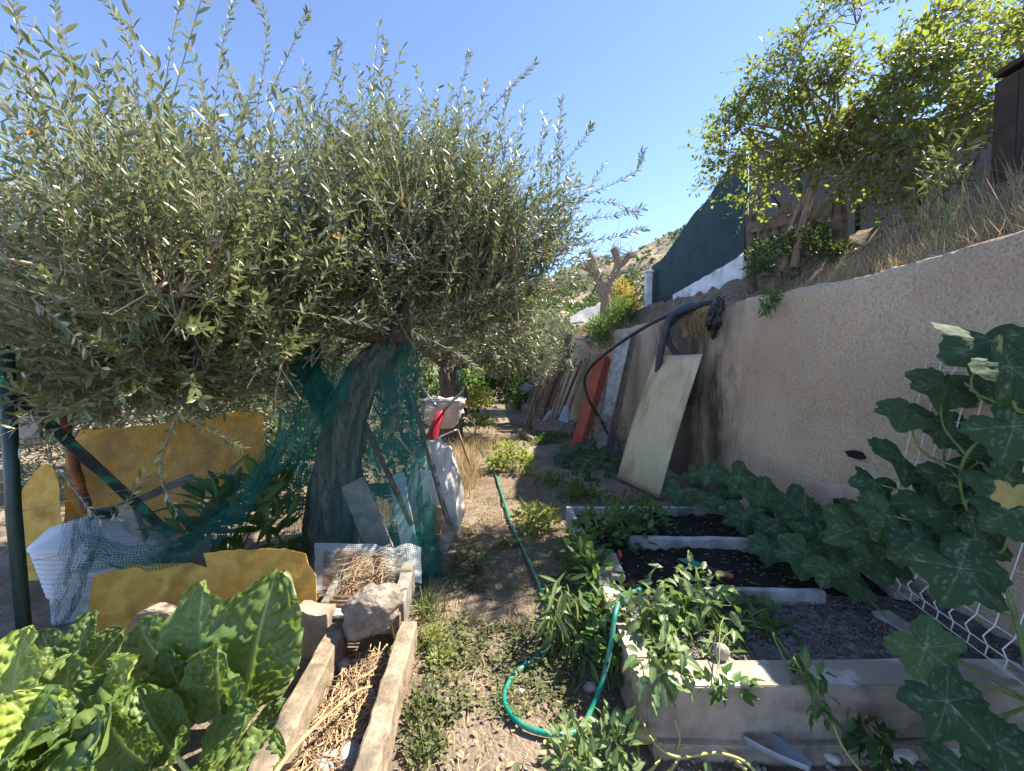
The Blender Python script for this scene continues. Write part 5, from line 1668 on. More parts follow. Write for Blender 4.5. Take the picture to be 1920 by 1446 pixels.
bush("bed_edge_weed", "small weed rooted on the concrete rim and hanging down its face", "weed", A(1.15, 1.6, .27), [(W(1520, 1262, 1.52), A(.07, .04, .05), 1), (W(1540, 1320, 1.46), A(.06, .03, .06), .9), (W(1500, 1240, 1.6), A(.05, .05, .04), .5)], 46, L_green, comp, (.04, .07), 300, None, 0, 8, .3)
bush("footing_weed", "dark weed drooping at the concrete footing near the squash stems", "weed", A(1.32, 1.5, 0), [(W(1620, 1370, 1.45), A(.06, .05, .08), 1), (W(1650, 1400, 1.4), A(.06, .05, .05), .6)], 34, L_dark, ovate, (.05, .08), 300, None, -.2, 6, .4)
M_palestem = pmat("pale_stem", (.34, .33, .10), (.46, .42, .16), 8, .6, .1)
# squash stems on the ground at the front
st_ = thing("creeping_squash", G(1240, 1420), "thick pale yellow-green squash stems creeping along the ground", "plant")
for pts_, r_ in (([(1195, 1325), (1215, 1375), (1240, 1405), (1275, 1420), (1340, 1412), (1390, 1425), (1420, 1450)], .008), ([(1245, 1410), (1225, 1440), (1200, 1460)], .009), ([(1265, 1350), (1275, 1385), (1268, 1412)], .006), ([(1275, 1420), (1250, 1455)], .009), ([(1195, 1395), (1200, 1440), (1190, 1460)], .006), ([(1275, 1402), (1345, 1400), (1400, 1445)], .010), ([(1555, 1340), (1580, 1400), (1625, 1460)], .007), ([(1620, 1335), (1650, 1400), (1670, 1460)], .007), ([(1170, 1420), (1205, 1450)], .008)):
    zz_ = np.linspace(.16 if pts_[0][1] < 1360 else .05, .03, len(pts_))
    MB().tube(catmull([G(x, y, z_) for (x, y), z_ in zip(pts_, zz_)], 22), np.linspace(r_ * .5, r_ * .75, 22), 8).build("stem", M_palestem, st_, True)
lv = [(G(1190, 1300, .20), .07), (G(1165, 1345, .14), .08), (G(1188, 1378, .10), .09), (G(1320, 1425, .06), .06), (G(1135, 1345, .12), .06), (G(1545, 1335, .1), .07)]
wm_ = [tmpl_mesh("leaf", t, L_wilt, True) for t in ovate[:1]] + [tmpl_mesh("leaf", ovate[1], L_pepper, True)]
leaf_objects("leaf", wm_, np.array([p for p, _ in lv]), nrm(RN.normal(0, .6, (len(lv), 3)) + A(0, -.2, -.3)), nrm(RN.normal(0, .4, (len(lv), 3)) + A(0, -.8, .6)), [s for _, s in lv], st_)
# ------------------------------------------------------------------ left side: fence, yellow sheets, tank, nets
lp_ = thing("green_fence_post", A(-2.45, 1.98, 0), "dark green steel fence post at the left edge", "post")
MB().tube([A(-2.44, 1.98, -.1), A(-2.47, 1.98, .8), W(11, 648, 1.98)], .028, 16).build("shaft", M_green_paint, lp_, True)
MB().tube([W(11, 650, 1.98), W(11, 644, 1.98)], .031, 16).build("cap", M_green_paint, lp_, True)
MB().tube([W(2, 700, 1.93), W(6, 722, 1.93)], .012, 8).build("clip", M_hose, lp_, True)
br = thing("diagonal_brace", W(318, 1003, 2.5), "dark green steel brace sloping down from the fence post", "brace")
bar_ = MB().plank(W(22, 733, 2.02), W(322, 1006, 2.45), .05, .012, (0, .3, 1), 14, .001, .003).build("bar", M_brace_paint, br)
q0, q1 = W(22, 733, 2.02), W(322, 1006, 2.45)
MB().plank(q0 + A(0, .025, .0), q1 + A(0, .025, 0), .012, .05, (0, .3, 1), 14, .001, .003).build("flange", M_brace_paint, br)
M_tagw = pmat("faded_sticker", (.4, .33, .33), (.6, .55, .55), 20, .7)
MB().plank(q0 + (q1 - q0) * .135 + A(0, -.009, 0), q0 + (q1 - q0) * .165 + A(0, -.009, 0), .035, .002, (0, .3, 1), 2, 0, .0005).build("sticker", M_tagw, bar_)
tag(MB().tube(catmull([W(103, 705, 2.35), W(120, 780, 2.36), W(140, 870, 2.38), W(165, 960, 2.4)], 24), .024, 10, True, 0, .006).build("rusty_pole", M_rust, None, True), "crooked rusty iron pole standing behind the diagonal brace", "pole")
for i, (ya, yb_, Y) in enumerate(((962, 885, 2.2), (1058, 990, 2.2), (770, 760, 2.1))):
    tag(MB().tube(catmull([W(28, ya, 2.0), W(180, (ya + yb_) / 2 + 6, Y), W(420, yb_, 2.7)], 20), .0018, 5).build("fence_wire", M_steel, None, True), ["middle thin fence wire running right from the green post", "lowest thin fence wire running right from the green post", "top thin fence wire running right from the green post"][i], "wire")
tag(MB().plank(W(30, 782, 2.7), W(76, 780, 2.7), .29, .02, (0, 0, 1), 6, .003).build("grey_board", M_wood_grey), "weathered grey board behind the fence post", "board")
tag(MB().plank(W(218, 955, 2.55), W(365, 893, 2.9), .05, .03, (0, .2, 1), 8, .003).build("fence_rail", M_wood_grey), "thin weathered rail sloping across the yellow back sheet", "rail")
tag(MB().plank(W(285, 1075, 2.52), W(238, 945, 2.55), .09, .05, (1, 0, 0), 8, .004).build("wooden_stake", M_wood_grey), "grey leaning wooden stake beside the white tank", "stake")

M_yel = sheetmat("yellow_plastic", (0.68, 0.45, 0.09), (0.84, 0.60, 0.16), .40, (0.95, 0.62, 0.11), 7, .65, (2, 2, 2), (0.42, 0.26, 0.06), .6, 24, .25, .40, .60)


def px_sheet(name, label, outline, plane, mat, th=.004, jag=4.0, wav=.012, nb=6):
    """cut sheet: outline in photo pixels laid on a leaning plane Y = plane(px, py)"""
    O = []
    n = len(outline)
    for i in range(n):
        a_, b_ = np.array(outline[i], float), np.array(outline[(i + 1) % n], float)
        m = max(1, int(np.linalg.norm(b_ - a_) / 14))
        for q in np.arange(m) / m:
            O.append(a_ * (1 - q) + b_ * q + RN.normal(0, jag * .35, 2))
    bm = bmesh.new()
    vs_ = [bm.verts.new((p[0], -p[1], 0)) for p in O]
    f_ = bm.faces.new(vs_)
    bmesh.ops.triangulate(bm, faces=[f_])
    for _ in range(2):
        bmesh.ops.subdivide_edges(bm, edges=[e_ for e_ in bm.edges if e_.calc_length() > 30], cuts=1)
        bmesh.ops.triangulate(bm, faces=bm.faces[:])
    for v in bm.verts:
        x, y = v.co.x, -v.co.y
        p = W(x, y, plane(x, y))
        p = p + A(0, wav * float(vn(p[0] * 4, p[2] * 3, 0, 7)), 0)
        v.co = Vector(p)
    r = bmesh.ops.extrude_face_region(bm, geom=bm.faces[:])
    for g in r["geom"]:
        if isinstance(g, bmesh.types.BMVert):
            g.co.y += th
    me = bpy.data.meshes.new(name)
    bm.to_mesh(me)
    bm.free()
    me.materials.append(mat)
    return tag(link(name, me), label, "sheet")


px_sheet("yellow_sheet", "broken yellow plastic sheet standing behind the chard and curb stones", [(165, 1165), (178, 1075), (260, 1060), (355, 1055), (388, 1062), (385, 1036), (450, 1030), (535, 1027), (572, 1040), (578, 1060), (594, 1078), (595, 1240), (520, 1236), (400, 1230), (250, 1225), (165, 1215)], lambda x, y: 2.17 + (x - 165) * .0003 + (1215 - y) * .0007, M_yel)
px_sheet("yellow_sheet", "tall yellow plastic sheet behind the netting and fence rail", [(118, 1010), (122, 850), (150, 808), (260, 800), (380, 785), (495, 762), (497, 860), (470, 900), (375, 935), (372, 1000), (300, 1045)], lambda x, y: 2.95 + (x - 118) * .0013 + (1000 - y) * .0012, M_yel)
px_sheet("yellow_sheet", "narrow torn yellow sheet between the green post and white tank", [(36, 1190), (34, 930), (62, 885), (85, 868), (100, 880), (108, 905), (112, 1010), (120, 1090), (80, 1160), (60, 1200)], lambda x, y: 2.75 + (1190 - y) * .0004, M_yel)

# white ribbed tank, tilted
M_tank = sheetmat("white_plastic_tank", (0.66, 0.66, 0.68), (0.76, 0.76, 0.77), .12, (.8, .8, .78), 3, .4, (1, 1, 1), (0.55, .54, .52), .08, 20)
tk = thing("white_tank", A(-2.45, 2.55, 0), "white ribbed plastic tank tilted behind the yellow sheet", "tank")
prof = [(-.02, .10), (.02, .13), (.20, .17)]
for i in range(9):
    z_ = .21 + i * .028
    prof += [(z_, .185 + i * .011), (z_ + .018, .188 + i * .011), (z_ + .022, .175 + i * .011)]
prof += [(.470, .292), (.485, .290), (.56, .17), (.60, .08), (.605, .02)]
V, F = [], []
ns = 48
for z_, r_ in prof:
    for j in range(ns):
        t_ = 2 * math.pi * j / ns
        c_, s_ = math.cos(t_), math.sin(t_)
        k_ = 1 / (abs(c_) ** 9 + abs(s_) ** 9) ** (1 / 9)
        V.append((r_ * k_ * c_ * 1.0, r_ * k_ * s_ * .8, z_))
for i in range(len(prof) - 1):
    for j in range(ns):
        k_ = (j + 1) % ns
        F.append([i * ns + j, i * ns + k_, (i + 1) * ns + k_, (i + 1) * ns + j])
F.append(list(range(ns))[::-1])
F.append([(len(prof) - 1) * ns + j for j in range(ns)])
Mt = Matrix.Translation(Vector(W(165, 1170, 2.5))) @ Matrix.Scale(1.12, 4) @ Matrix.Rotation(math.radians(10), 4, 'Y') @ Matrix.Rotation(math.radians(-9), 4, 'X') @ Matrix.Rotation(math.radians(35), 4, 'Z')
V = np.array([(Mt @ Vector(v))[:] for v in V])
link("shell", mk_mesh("shell", V, F, [M_tank], True), tk)
c0_, c1_ = np.array((Mt @ Vector((-.06, 0, .585)))[:]), np.array((Mt @ Vector((-.06, 0, .625)))[:])
MB().tube([c0_, c1_], .07, 18).build("lid", M_black, tk, True)
lidp = [c for c in tk.children if c.name.startswith('lid')][0]
MB().plank(c1_ + A(-.06, 0, 0), c1_ + A(.06, 0, .02), .03, .03, (0, 1, 0), 3, 0, .004).build("grip", M_black, lidp)

# curb stones with moulded arches
for (x, y, w_, lab) in ((250, 1262, .30, "arched concrete curb stone under the yellow sheet's left half"), (425, 1262, .30, "arched concrete curb stone half hidden by the upright chard"), (566, 1258, .16, "concrete curb stone at the yellow sheet's right end")):
    c = G(x, y)
    c = A(c[0], 2.08, -.02)
    cs = thing("curb_stone", c, lab, "curb stone", "concrete curb stones before the yellow sheet")
    if x == 566:
        slab(c + A(-.09, -.05, 0), c + A(.09, .05, .26), 'block', [M_conc], cs, .014)
        continue
    n_ = 18
    out = [(-w_ / 2, 0), (w_ / 2, 0), (w_ / 2, .14)] + [(w_ / 2 * .92 * math.cos(t_), .14 + .13 * math.sin(t_)) for t_ in np.linspace(.05, math.pi - .05, n_)] + [(-w_ / 2, .14)]
    V, F = [], []
    for yy, s_ in ((-.035, .97), (-.03, 1), (.03, 1), (.035, .97)):
        for a_, z_ in out:
            V.append(c + A(a_ * s_, yy, z_ * s_) + RN.normal(0, .0015, 3))
    k_ = len(out)
    for r_ in range(3):
        for j in range(k_):
            F.append([r_ * k_ + j, r_ * k_ + (j + 1) % k_, (r_ + 1) * k_ + (j + 1) % k_, (r_ + 1) * k_ + j])
    F += [list(range(k_))[::-1], [3 * k_ + j for j in range(k_)]]
    cb_ = link("block", mk_mesh("block", V, F, [M_conc]), cs)
    arc = np.array([c + A(w_ * .27 * math.cos(t_), -.037, .13 + .075 * math.sin(t_)) for t_ in np.linspace(0.1, math.pi - .1, 20)])
    MB().tube(arc, .012, 8).build("arch_moulding", M_conc, cb_, True)
    MB().plank(c + A(-w_ / 2, -.037, .09), c + A(w_ / 2, -.037, .09), .02, .015, (0, 0, 1), 4, .001).build("ledge_moulding", M_conc, cb_)

# ------------------------------------------------------------------ netting
M_net = netmat("green_netting", (0.010, 0.135, 0.110), .013, .28)
M_net_dk = netmat("dark_netting", (0.014, 0.075, 0.070), .011, .13)


M_net_thin = netmat("thin_netting", (0.012, 0.13, 0.105), .013, .14)


def net(name, parent, rows, mat, nu=120, nv=120, wr=.03, fr=6.0, uvs=1.0, seed=0):
    """rows of photo points with distances, from the top hem to the bottom hem"""
    Rr = np.array([catmull([W(*p) for p in r], nu) for r in rows])
    S = np.array([catmull(Rr[:, i], nv) for i in range(nu)])        # nu x nv x 3
    u = np.linspace(0, 1, nu)[:, None]
    v = np.linspace(0, 1, nv)[None]
    L = np.linalg.norm(np.diff(Rr.mean(0), axis=0), axis=1).sum()
    fold = np.sin(u * L * fr * 6.28 + 2.2 * vn(u * 6, v * 2, 0, seed) + 1.5 * v) * (.5 + .5 * vn(u * 9, v * 2.5, 3, seed + 1))
    S[..., 1] += wr * fold + wr * .8 * fbm(u * 7, v * 7, 0, seed + 4, 3)
    S[..., 0] += wr * .6 * fbm(u * 9, v * 6, 5, seed + 6, 3)
    S[..., 2] += wr * .3 * fbm(u * 9, v * 6, 9, seed + 8, 3)
    du = np.r_[np.zeros((1, nv)), np.cumsum(np.linalg.norm(np.diff(S, axis=0), axis=2), 0)]
    dv_ = np.c_[np.zeros((nu, 1)), np.cumsum(np.linalg.norm(np.diff(S, axis=1), axis=2), 1)]
    uv = np.stack([du.mean(1)[:, None] * np.ones((1, nv)), dv_.mean(0)[None] * np.ones((nu, 1))], 2).reshape(-1, 2) * uvs
    return link(name, mk_mesh(name, S.reshape(-1, 3), grid_faces(nu, nv), [mat], True, None, uv), parent)


n1 = thing("tree_netting", W(700, 1080, 2.85) * A(1, 1, 0), "green netting curtain hung from the olive around its trunk", "netting")
net("front_curtain", n1, [[(570, 690, 3.02), (640, 672, 2.98), (720, 650, 3.0), (775, 655, 3.1), (800, 665, 3.3)], [(560, 800, 2.98), (640, 800, 2.96), (720, 780, 2.98), (780, 780, 3.05), (805, 800, 3.3)], [(575, 930, 2.9), (640, 930, 2.86), (720, 920, 2.85), (790, 920, 2.95), (815, 940, 3.1)], [(585, 1075, 2.72), (640, 1078, 2.66), (720, 1080, 2.66), (800, 1080, 2.72), (838, 1085, 2.85)]], M_net_thin, 140, 120, .02, 2.2, 1, 3)
net("right_fold", n1, [[(690, 650, 3.25), (740, 640, 3.3), (790, 660, 3.45)], [(715, 780, 3.45), (760, 780, 3.4), (800, 800, 3.5)], [(700, 900, 3.6), (760, 900, 3.45), (810, 930, 3.4)], [(690, 1030, 3.7), (760, 1050, 3.45), (840, 1075, 3.0)]], M_net, 90, 110, .06, 3.5, 1, 8)
net("back_fold", n1, [[(700, 700, 3.75), (780, 690, 3.8)], [(690, 830, 3.8), (790, 840, 3.75)], [(680, 1010, 3.85), (800, 1020, 3.7)]], M_net, 90, 90, .09, 3.0, 1, 14)
net("hem_bunch", n1, [[(770, 1000, 2.95), (812, 1000, 3.0)], [(775, 1060, 2.85), (830, 1060, 2.9)], [(785, 1100, 2.78), (845, 1098, 2.8)]], M_net, 60, 60, .05, 8, 1, 19)
n2_ = thing("side_netting", W(250, 1080, 2.4) * A(1, 1, 0), "green netting swept left from the olive over the yellow sheets and tank", "netting")
net("shoulder", n2_, [[(545, 690, 3.15), (570, 655, 3.1), (620, 650, 3.05), (665, 690, 3.0)], [(530, 750, 3.05), (560, 720, 2.95), (610, 715, 2.93), (650, 740, 2.95)], [(505, 840, 3.0), (535, 800, 2.9), (580, 790, 2.9), (610, 810, 2.95)], [(485, 930, 2.9), (500, 900, 2.85), (540, 880, 2.85), (560, 900, 2.9)]], M_net, 90, 90, .05, 6, 1, 23)
net("shoulder_back", n2_, [[(540, 700, 3.3), (600, 660, 3.25), (660, 690, 3.2)], [(505, 850, 3.2), (545, 830, 3.15), (585, 850, 3.15)], [(470, 1000, 3.1), (520, 990, 3.1), (580, 1020, 3.1)]], M_net, 80, 80, .06, 5, 1, 24)
net("sweep", n2_, [[(120, 830, 2.45), (250, 800, 2.55), (380, 770, 2.7), (500, 800, 2.85)], [(118, 900, 2.4), (250, 890, 2.5), (380, 880, 2.6), (490, 880, 2.8)], [(150, 960, 2.35), (260, 960, 2.42), (380, 950, 2.5), (480, 930, 2.7)], [(165, 1045, 2.28), (270, 1055, 2.3), (380, 1020, 2.4), (470, 960, 2.6)]], M_net_dk, 160, 120, .018, 1.5, 1, 29)
net("sweep_hem", n2_, [[(500, 830, 2.82), (430, 950, 2.6), (330, 1010, 2.4), (240, 1020, 2.3), (150, 1000, 2.28)], [(510, 880, 2.8), (450, 975, 2.58), (340, 1035, 2.36), (240, 1050, 2.26), (150, 1040, 2.24)], [(490, 920, 2.78), (440, 1000, 2.55), (330, 1058, 2.32), (240, 1068, 2.22), (140, 1075, 2.2)]], M_net, 160, 40, .03, 5, 1, 33)
net("tail", n2_, [[(120, 960, 2.3), (160, 970, 2.26), (215, 1000, 2.25)], [(115, 1050, 2.25), (150, 1060, 2.2), (170, 1065, 2.2)], [(90, 1130, 2.2), (130, 1125, 2.16), (165, 1110, 2.16)], [(75, 1200, 2.15), (110, 1190, 2.1), (130, 1165, 2.1)]], M_net_dk, 60, 90, .035, 7, 1, 37)
n3_ = thing("far_netting", W(875, 770, 8) * A(1, 1, 0), "green netting hanging beside the far olive's trunk", "netting")
net("curtain", n3_, [[(855, 690, 8.0), (868, 690, 8.0)], [(858, 720, 8.0), (872, 725, 8.0)], [(866, 760, 8.0), (878, 745, 8.0)]], M_net, 30, 40, .05, 5, 1, 41)
n4_ = thing("crown_netting", W(700, 520, 3.3), "scrap of teal netting rolled up among the olive's branches", "netting")
net("bundle", n4_, [[(610, 510, 3.1), (680, 490, 3.1), (740, 510, 3.15)], [(620, 540, 3.05), (680, 530, 3.05), (740, 545, 3.1)], [(630, 570, 3.1), (690, 560, 3.1), (745, 565, 3.15)]], M_net, 60, 50, .06, 6, 1, 43)

# broad-leaved plants behind the netting
big_l = [t_grid(lambda u: .17 * math.sin(math.pi * (u ** .8)) ** .8 + .004, 8, 2, .08, c, .02, i) for i, c in enumerate((.3, .6, .15))]
bush("dark_tall_plant", "dark long-leaved plant behind the netting and yellow sheet", "plant", A(-2.0, 2.75, 0), [(W(430, 960, 2.8), A(.25, .2, .26), 1.6), (W(500, 920, 2.9), A(.14, .15, .2), .8), (W(385, 1000, 2.7), A(.14, .15, .15), .8), (W(520, 1000, 2.9), A(.15, .15, .2), .8)], 150, L_green, big_l, (.14, .22), 300, None, .5, 12, 0, None, M_stem, .007)
bush("ivy_tangle", "dark leafy shrub in the shade behind the olive trunk", "shrub", A(-2.3, 4.6, 0), [(A(-2.3, 4.6, .5), A(.8, .4, .5), 2), (A(-1.4, 5.0, .4), A(.6, .4, .4), 1.2), (A(-3.4, 4.4, .5), A(.8, .4, .5), 1.5)], 2200, L_dark, ovate, (.07, .11), 60, s_ov)

bush("hedge_shrub", "leafy grey-green hedge shrub beyond the fence at the left", "shrub", A(-5.2, 4.6, 0), [(A(-5.4, 4.9, .95), A(1.3, .5, .95), 2), (A(-3.8, 5.2, .9), A(1.0, .5, .9), 1.6), (A(-7.5, 5, .95), A(1.3, .5, .95), 1.5), (A(-2.6, 5.6, .85), A(.9, .5, .85), 1.4)], 11000, L_olive_far, lanc, (.09, .13), 60, s_la, .6, 30, 0, None, M_twig, .008)

bush("field_hedge", "green hedge across the end of the path and behind the olives", "hedge", A(-2, 17, 0), [(A(-1.6, 11.0, .7), A(.9, .8, .75), 1), (A(-3.4, 12.5, .9), A(1.6, .8, 1.0), 1.5), (A(.2, 18, 1.0), A(2.2, .8, 1.2), 2), (A(-7, 13, 1.1), A(3, .8, 1.2), 2), (A(-13, 12, 1.2), A(4, .8, 1.3), 2)], 9000, L_dark, ovate, (.13, .22), 40, s_ov, .5, 30, 0, None, M_twig, .012)

# ------------------------------------------------------------------ timber by the trunk
lean_plank("grey_offcut_board", "short grey board leaning against the olive trunk's foot", W(718, 1040, 2.95), W(662, 905, 3.1), .19, .03, M_wood_grey, "board", (1, 0, 0))
lean_plank("pale_blue_strip", "pale bluish plastic strip leaning inside the netting", W(772, 1045, 3.1), W(742, 890, 3.35), .13, .012, M_paleblue, "strip", (1, 0, 0))
for (a_, b_, r_, mt, lab) in (((772, 985, 3.15), (680, 785, 3.3), .022, M_rust, "brown rounded stake slanting inside the netting"), ((800, 838, 3.4), (705, 740, 3.5), .010, M_steel, "upper thin steel rod slanting inside the netting"), ((795, 880, 3.3), (700, 762, 3.4), .010, M_steel, "lower thin steel rod slanting inside the netting"), ((888, 892, 5.5), (858, 806, 5.2), .014, M_wood_tan, "thin brown stick leaning by the golden grass")):
    tag(MB().tube([W(*a_), W(*b_)], r_, 8).build("leaning_rod", mt, None, True), lab, "rod")
pl = thing("iron_pole", W(842, 1000, 3.2) * A(1, 1, 0), "long grey iron pole with a flattened foot before the white sack", "pole")
MB().tube(catmull([W(755, 700, 3.35), W(790, 800, 3.3), W(815, 890, 3.2), W(836, 965, 3.12), W(846, 990, 3.1), W(838, 1030, 3.08)], 40), .021, 10).build("shaft", M_iron, pl, True)
lean_plank("curved_timber", "short curved weathered timber at the iron pole's foot", W(826, 1035, 3.05), W(846, 985, 3.08), .10, .05, M_wood_tan, "timber", (1, 0, 0))

# white sack
M_sack = sheetmat("white_woven_sack", (0.58, 0.54, 0.49), (0.72, 0.69, 0.64), .15, (.75, .68, .58), 4, .8, (1, 1, 1), (.48, .38, .27), .3, 50, .2)
sk = thing("white_sack", W(825, 1005, 3.6) * A(1, 1, 0), "crumpled white woven sack with loop handles beside the iron pole", "sack")
bm_ = bmesh.new()
bmesh.ops.create_icosphere(bm_, subdivisions=5, radius=1)
V = np.array([v.co[:] for v in bm_.verts])
F = np.array([[v.index for v in f.verts] for f in bm_.faces])
bm_.free()
k = 1 + .16 * fbm(V[:, 0] * 1.8, V[:, 1] * 1.8, V[:, 2] * 1.2, 14, 4) - .22 * np.abs(vn(V[:, 0] * 3.2, V[:, 1] * 3.2, V[:, 2] * 1.6, 17)) - .10 * np.abs(vn(V[:, 0] * 7, V[:, 1] * 7, V[:, 2] * 3, 18))
sgn = np.sign(V) * np.abs(V) ** .75
V = sgn * k[:, None] * A(.27, .24, .46)
V[:, 2] = np.maximum(V[:, 2] + .36, 0)
V[:, 0] *= 1.15 - .45 * np.clip(V[:, 2] / .8, 0, 1)
link("bag", mk_mesh("bag", V + W(815, 1005, 3.6) * A(1, 1, 0), F, [M_sack], False), sk)


def ribbon(pts_, w, mat, name, parent, wd, n=26):
    P_ = catmull(pts_, n)
    wd = nrm(np.array(wd, float))
    V_ = np.concatenate([[p - wd * w / 2, p + wd * w / 2, p + wd * w / 2 + A(0, .004, 0), p - wd * w / 2 + A(0, .004, 0)] for p in P_])
    F_ = []
    for i in range(n - 1):
        for j in range(4):
            F_.append([i * 4 + j, i * 4 + (j + 1) % 4, (i + 1) * 4 + (j + 1) % 4, (i + 1) * 4 + j])
    return link(name, mk_mesh(name, V_, F_, [mat]), parent)


ribbon([W(818, 890, 3.4), W(828, 850, 3.38), W(838, 838, 3.4), W(840, 868, 3.42), W(830, 905, 3.42)], .05, M_sack, "handle", sk, (.8, -.3, .2))
ribbon([W(830, 935, 3.4), W(850, 915, 3.38), W(853, 895, 3.4), W(845, 880, 3.45)], .04, M_sack, "handle", sk, (.3, .3, .9))
M_card = pmat("brown_paper", (.42, .26, .12), (.52, .34, .17), 6, .9, .2, 30)
tag(MB().plank(W(815, 1000, 3.35), W(825, 950, 3.4), .10, .02, (1, 0, 0), 4, .006).build("paper_scrap", M_card), "tan paper scrap tucked under the white sack", "paper")
wpot = W(795, 850, 3.75)
mb = MB()
zz = np.linspace(-.10, .10, 12)
mb.tube(np.stack([np.full(12, wpot[0]), np.full(12, wpot[1]), wpot[2] + zz], 1), .085 + .03 * zz / .1, 22)
tag(mb.build("white_pot", M_white_paint, None, True), "off-white round pot behind the netting above the sack", "pot")

# upturned barrow with steel tubes and red leg
wb = thing("tube_framed_barrow", A(-.9, 5.2, .1), "upended barrow with crossed steel tubes, red leg and dirty white bin", "barrow")
J = W(829, 771, 5.1)
M_redp = pmat("red_paint", (.42, .02, .03), (.52, .035, .045), 6, .35, .08, 40, spec=.5)
MB().tube([J, W(818, 795, 5.05), W(810, 818, 5.0), W(806, 834, 5.0), W(804, 838, 5.0)], [.04, .06, .072, .07, .04], 14).build("red_leg", M_redp, wb, True)
th1 = MB().tube([J + A(.02, 0, 0), W(852, 748, 5.05), W(872, 732, 5.0)], .018, 8).build("tube_handle", M_steel, wb, True)
MB().tube([J - A(.02, 0, 0), W(808, 750, 5.2), W(792, 728, 5.3)], .018, 8).build("tube_handle", M_steel, wb, True)
MB().tube([W(803, 754, 5.15), W(862, 752, 5.12)], .013, 8).build("cross_tube", M_steel, wb, True)
MB().tube([W(872, 732, 5.0), W(876, 725, 4.95), W(873, 745, 5.0)], .022, 8).build("grip", M_black, th1, True)
MB().tube(catmull([W(822, 832, 4.9), W(822, 822, 4.9), W(835, 815, 4.95), W(856, 806, 5.0)], 12), .013, 8).build("bent_bar", M_steel, wb, True)
V, F = [], []
nu, nv = 20, 12
for sh in (0, .02):
    for i in range(nu):
        t_ = 2 * math.pi * i / nu
        k_ = 1 / (abs(math.cos(t_)) ** 4 + abs(math.sin(t_)) ** 4) ** .25
        for j in range(nv):
            v = j / (nv - 1)
            r_ = (.15 + .17 * v ** .6) - sh
            V.append(A(math.cos(t_) * k_ * r_ * .95, math.sin(t_) * k_ * r_ * .55, .38 * v + sh * (1 - v)) + .012 * RN.normal(0, 1, 3) * (j > 1))
k_ = nu * nv
for o_ in (0, k_):
    for i in range(nu):
        for j in range(nv - 1):
            a_, b_ = o_ + i * nv + j, o_ + ((i + 1) % nu) * nv + j
            F.append([a_, b_, b_ + 1, a_ + 1])
for i in range(nu):
    a_, b_ = i * nv + nv - 1, ((i + 1) % nu) * nv + nv - 1
    F.append([a_, b_, b_ + k_, a_ + k_])
F.append([i * nv for i in range(nu)][::-1])
V = np.array(V)
bc = W(830, 802, 5.35)
link("bin", mk_mesh("bin", V + bc, F, [M_sack], True), wb)
mb = MB()
t_ = np.linspace(0, 2 * math.pi, 30)
wc = W(826, 845, 5.3)
mb.tube(np.stack([wc[0] + .02 * np.cos(t_), wc[1] + .17 * np.cos(t_), wc[2] + .17 * np.sin(t_)], 1), .035, 10, False)
mb.build("wheel", M_black, wb, True)
tag(MB().box(W(806, 853, 4.6), W(826, 836, 4.6) + A(0, .12, 0), 0, .01).build("metal_box", M_steel), "small metal box between the red leg and the sack's handle", "box")
tag(MB().tube(catmull([W(870, 745, 5.0), W(885, 790, 5.2), W(905, 815, 5.4)], 12), .006, 6).build("thin_cane", M_wood_tan, None, True), "thin cane arching right of the barrow", "cane")

# ------------------------------------------------------------------ plank-edged bed with rock and straw
for (p_, q_, w_, lab) in ((A(-.82, 1.12, .09), A(-.905, 2.06, .10), .085, "weathered plank edging the straw bed beside the chard"), (A(-.475, 1.12, .09), A(-.54, 2.06, .11), .085, "weathered plank edging the straw bed beside the path")):
    tag(MB().plank(p_, q_, w_, .15, (1, 0, 0), 22, .003, .008).build("bed_plank", M_wood_tan), lab, "plank", "planks round the straw bed")
sb = thing("straw_box", A(-.95, 2.25, 0), "small board box of dry cane below the printed sheet", "box")
MB().plank(A(-1.0, 2.12, .13), A(-.60, 2.12, .13), .11, .03, (0, 0, 1), 5, .002).build("front_board", M_wood_tan, sb)
MB().plank(A(-.995, 2.115, .185), A(-.83, 2.115, .185), .06, .02, (0, 1, 0), 4, .002).build("cap_board", M_wood_white, sb)
MB().plank(A(-.62, 2.14, .13), A(-.68, 2.62, .13), .07, .2, (1, 0, 0), 6, .003).build("side_board", M_wood_grey, sb)
MB().plank(A(-1.06, 2.2, .1), A(-1.12, 2.62, .1), .04, .15, (1, 0, 0), 5, .003).build("side_board", M_wood_grey, sb)
for i in range(5):
    MB().tube([A(-1.04, 2.16 + i * .035, .15 + .004 * i), A(-.72 + .03 * (i % 2), 2.17 + i * .033, .16)], .010, 8).build("cane", M_straw, sb, True)
rc = W(697, 1192, 2.02)
tag(rock("big_rock", (rc[0], 2.03, .265), (.165, .12, .13), M_rock, None, 5, .26, 1.5, 23, .12, False, 9), "large jagged grey limestone rock resting across the plank ends", "rock")


def straws(n, x0, x1, y0, y1, z0, z1, L, r, mat, name, label, cat="straw"):
    mb = MB()
    for i in range(n):
        c = A(RN.uniform(x0, x1), RN.uniform(y0, y1), RN.uniform(z0, z1))
        a_ = RN.normal(1.57, 1.0)
        l = RN.uniform(*L)
        d = A(math.cos(a_), math.sin(a_), RN.normal(0, .15)) * l / 2
        m_ = c + A(RN.normal(0, l * .1), RN.normal(0, l * .1), abs(RN.normal(0, l * .06)))
        P_ = np.array([c - d, m_, c + d])
        P_[:, 2] = np.maximum(P_[:, 2], z0)
        mb.tube(catmull(P_, 5), RN.uniform(*r), 3, False)
    return tag(mb.build(name, mat), label, cat, None, "stuff")


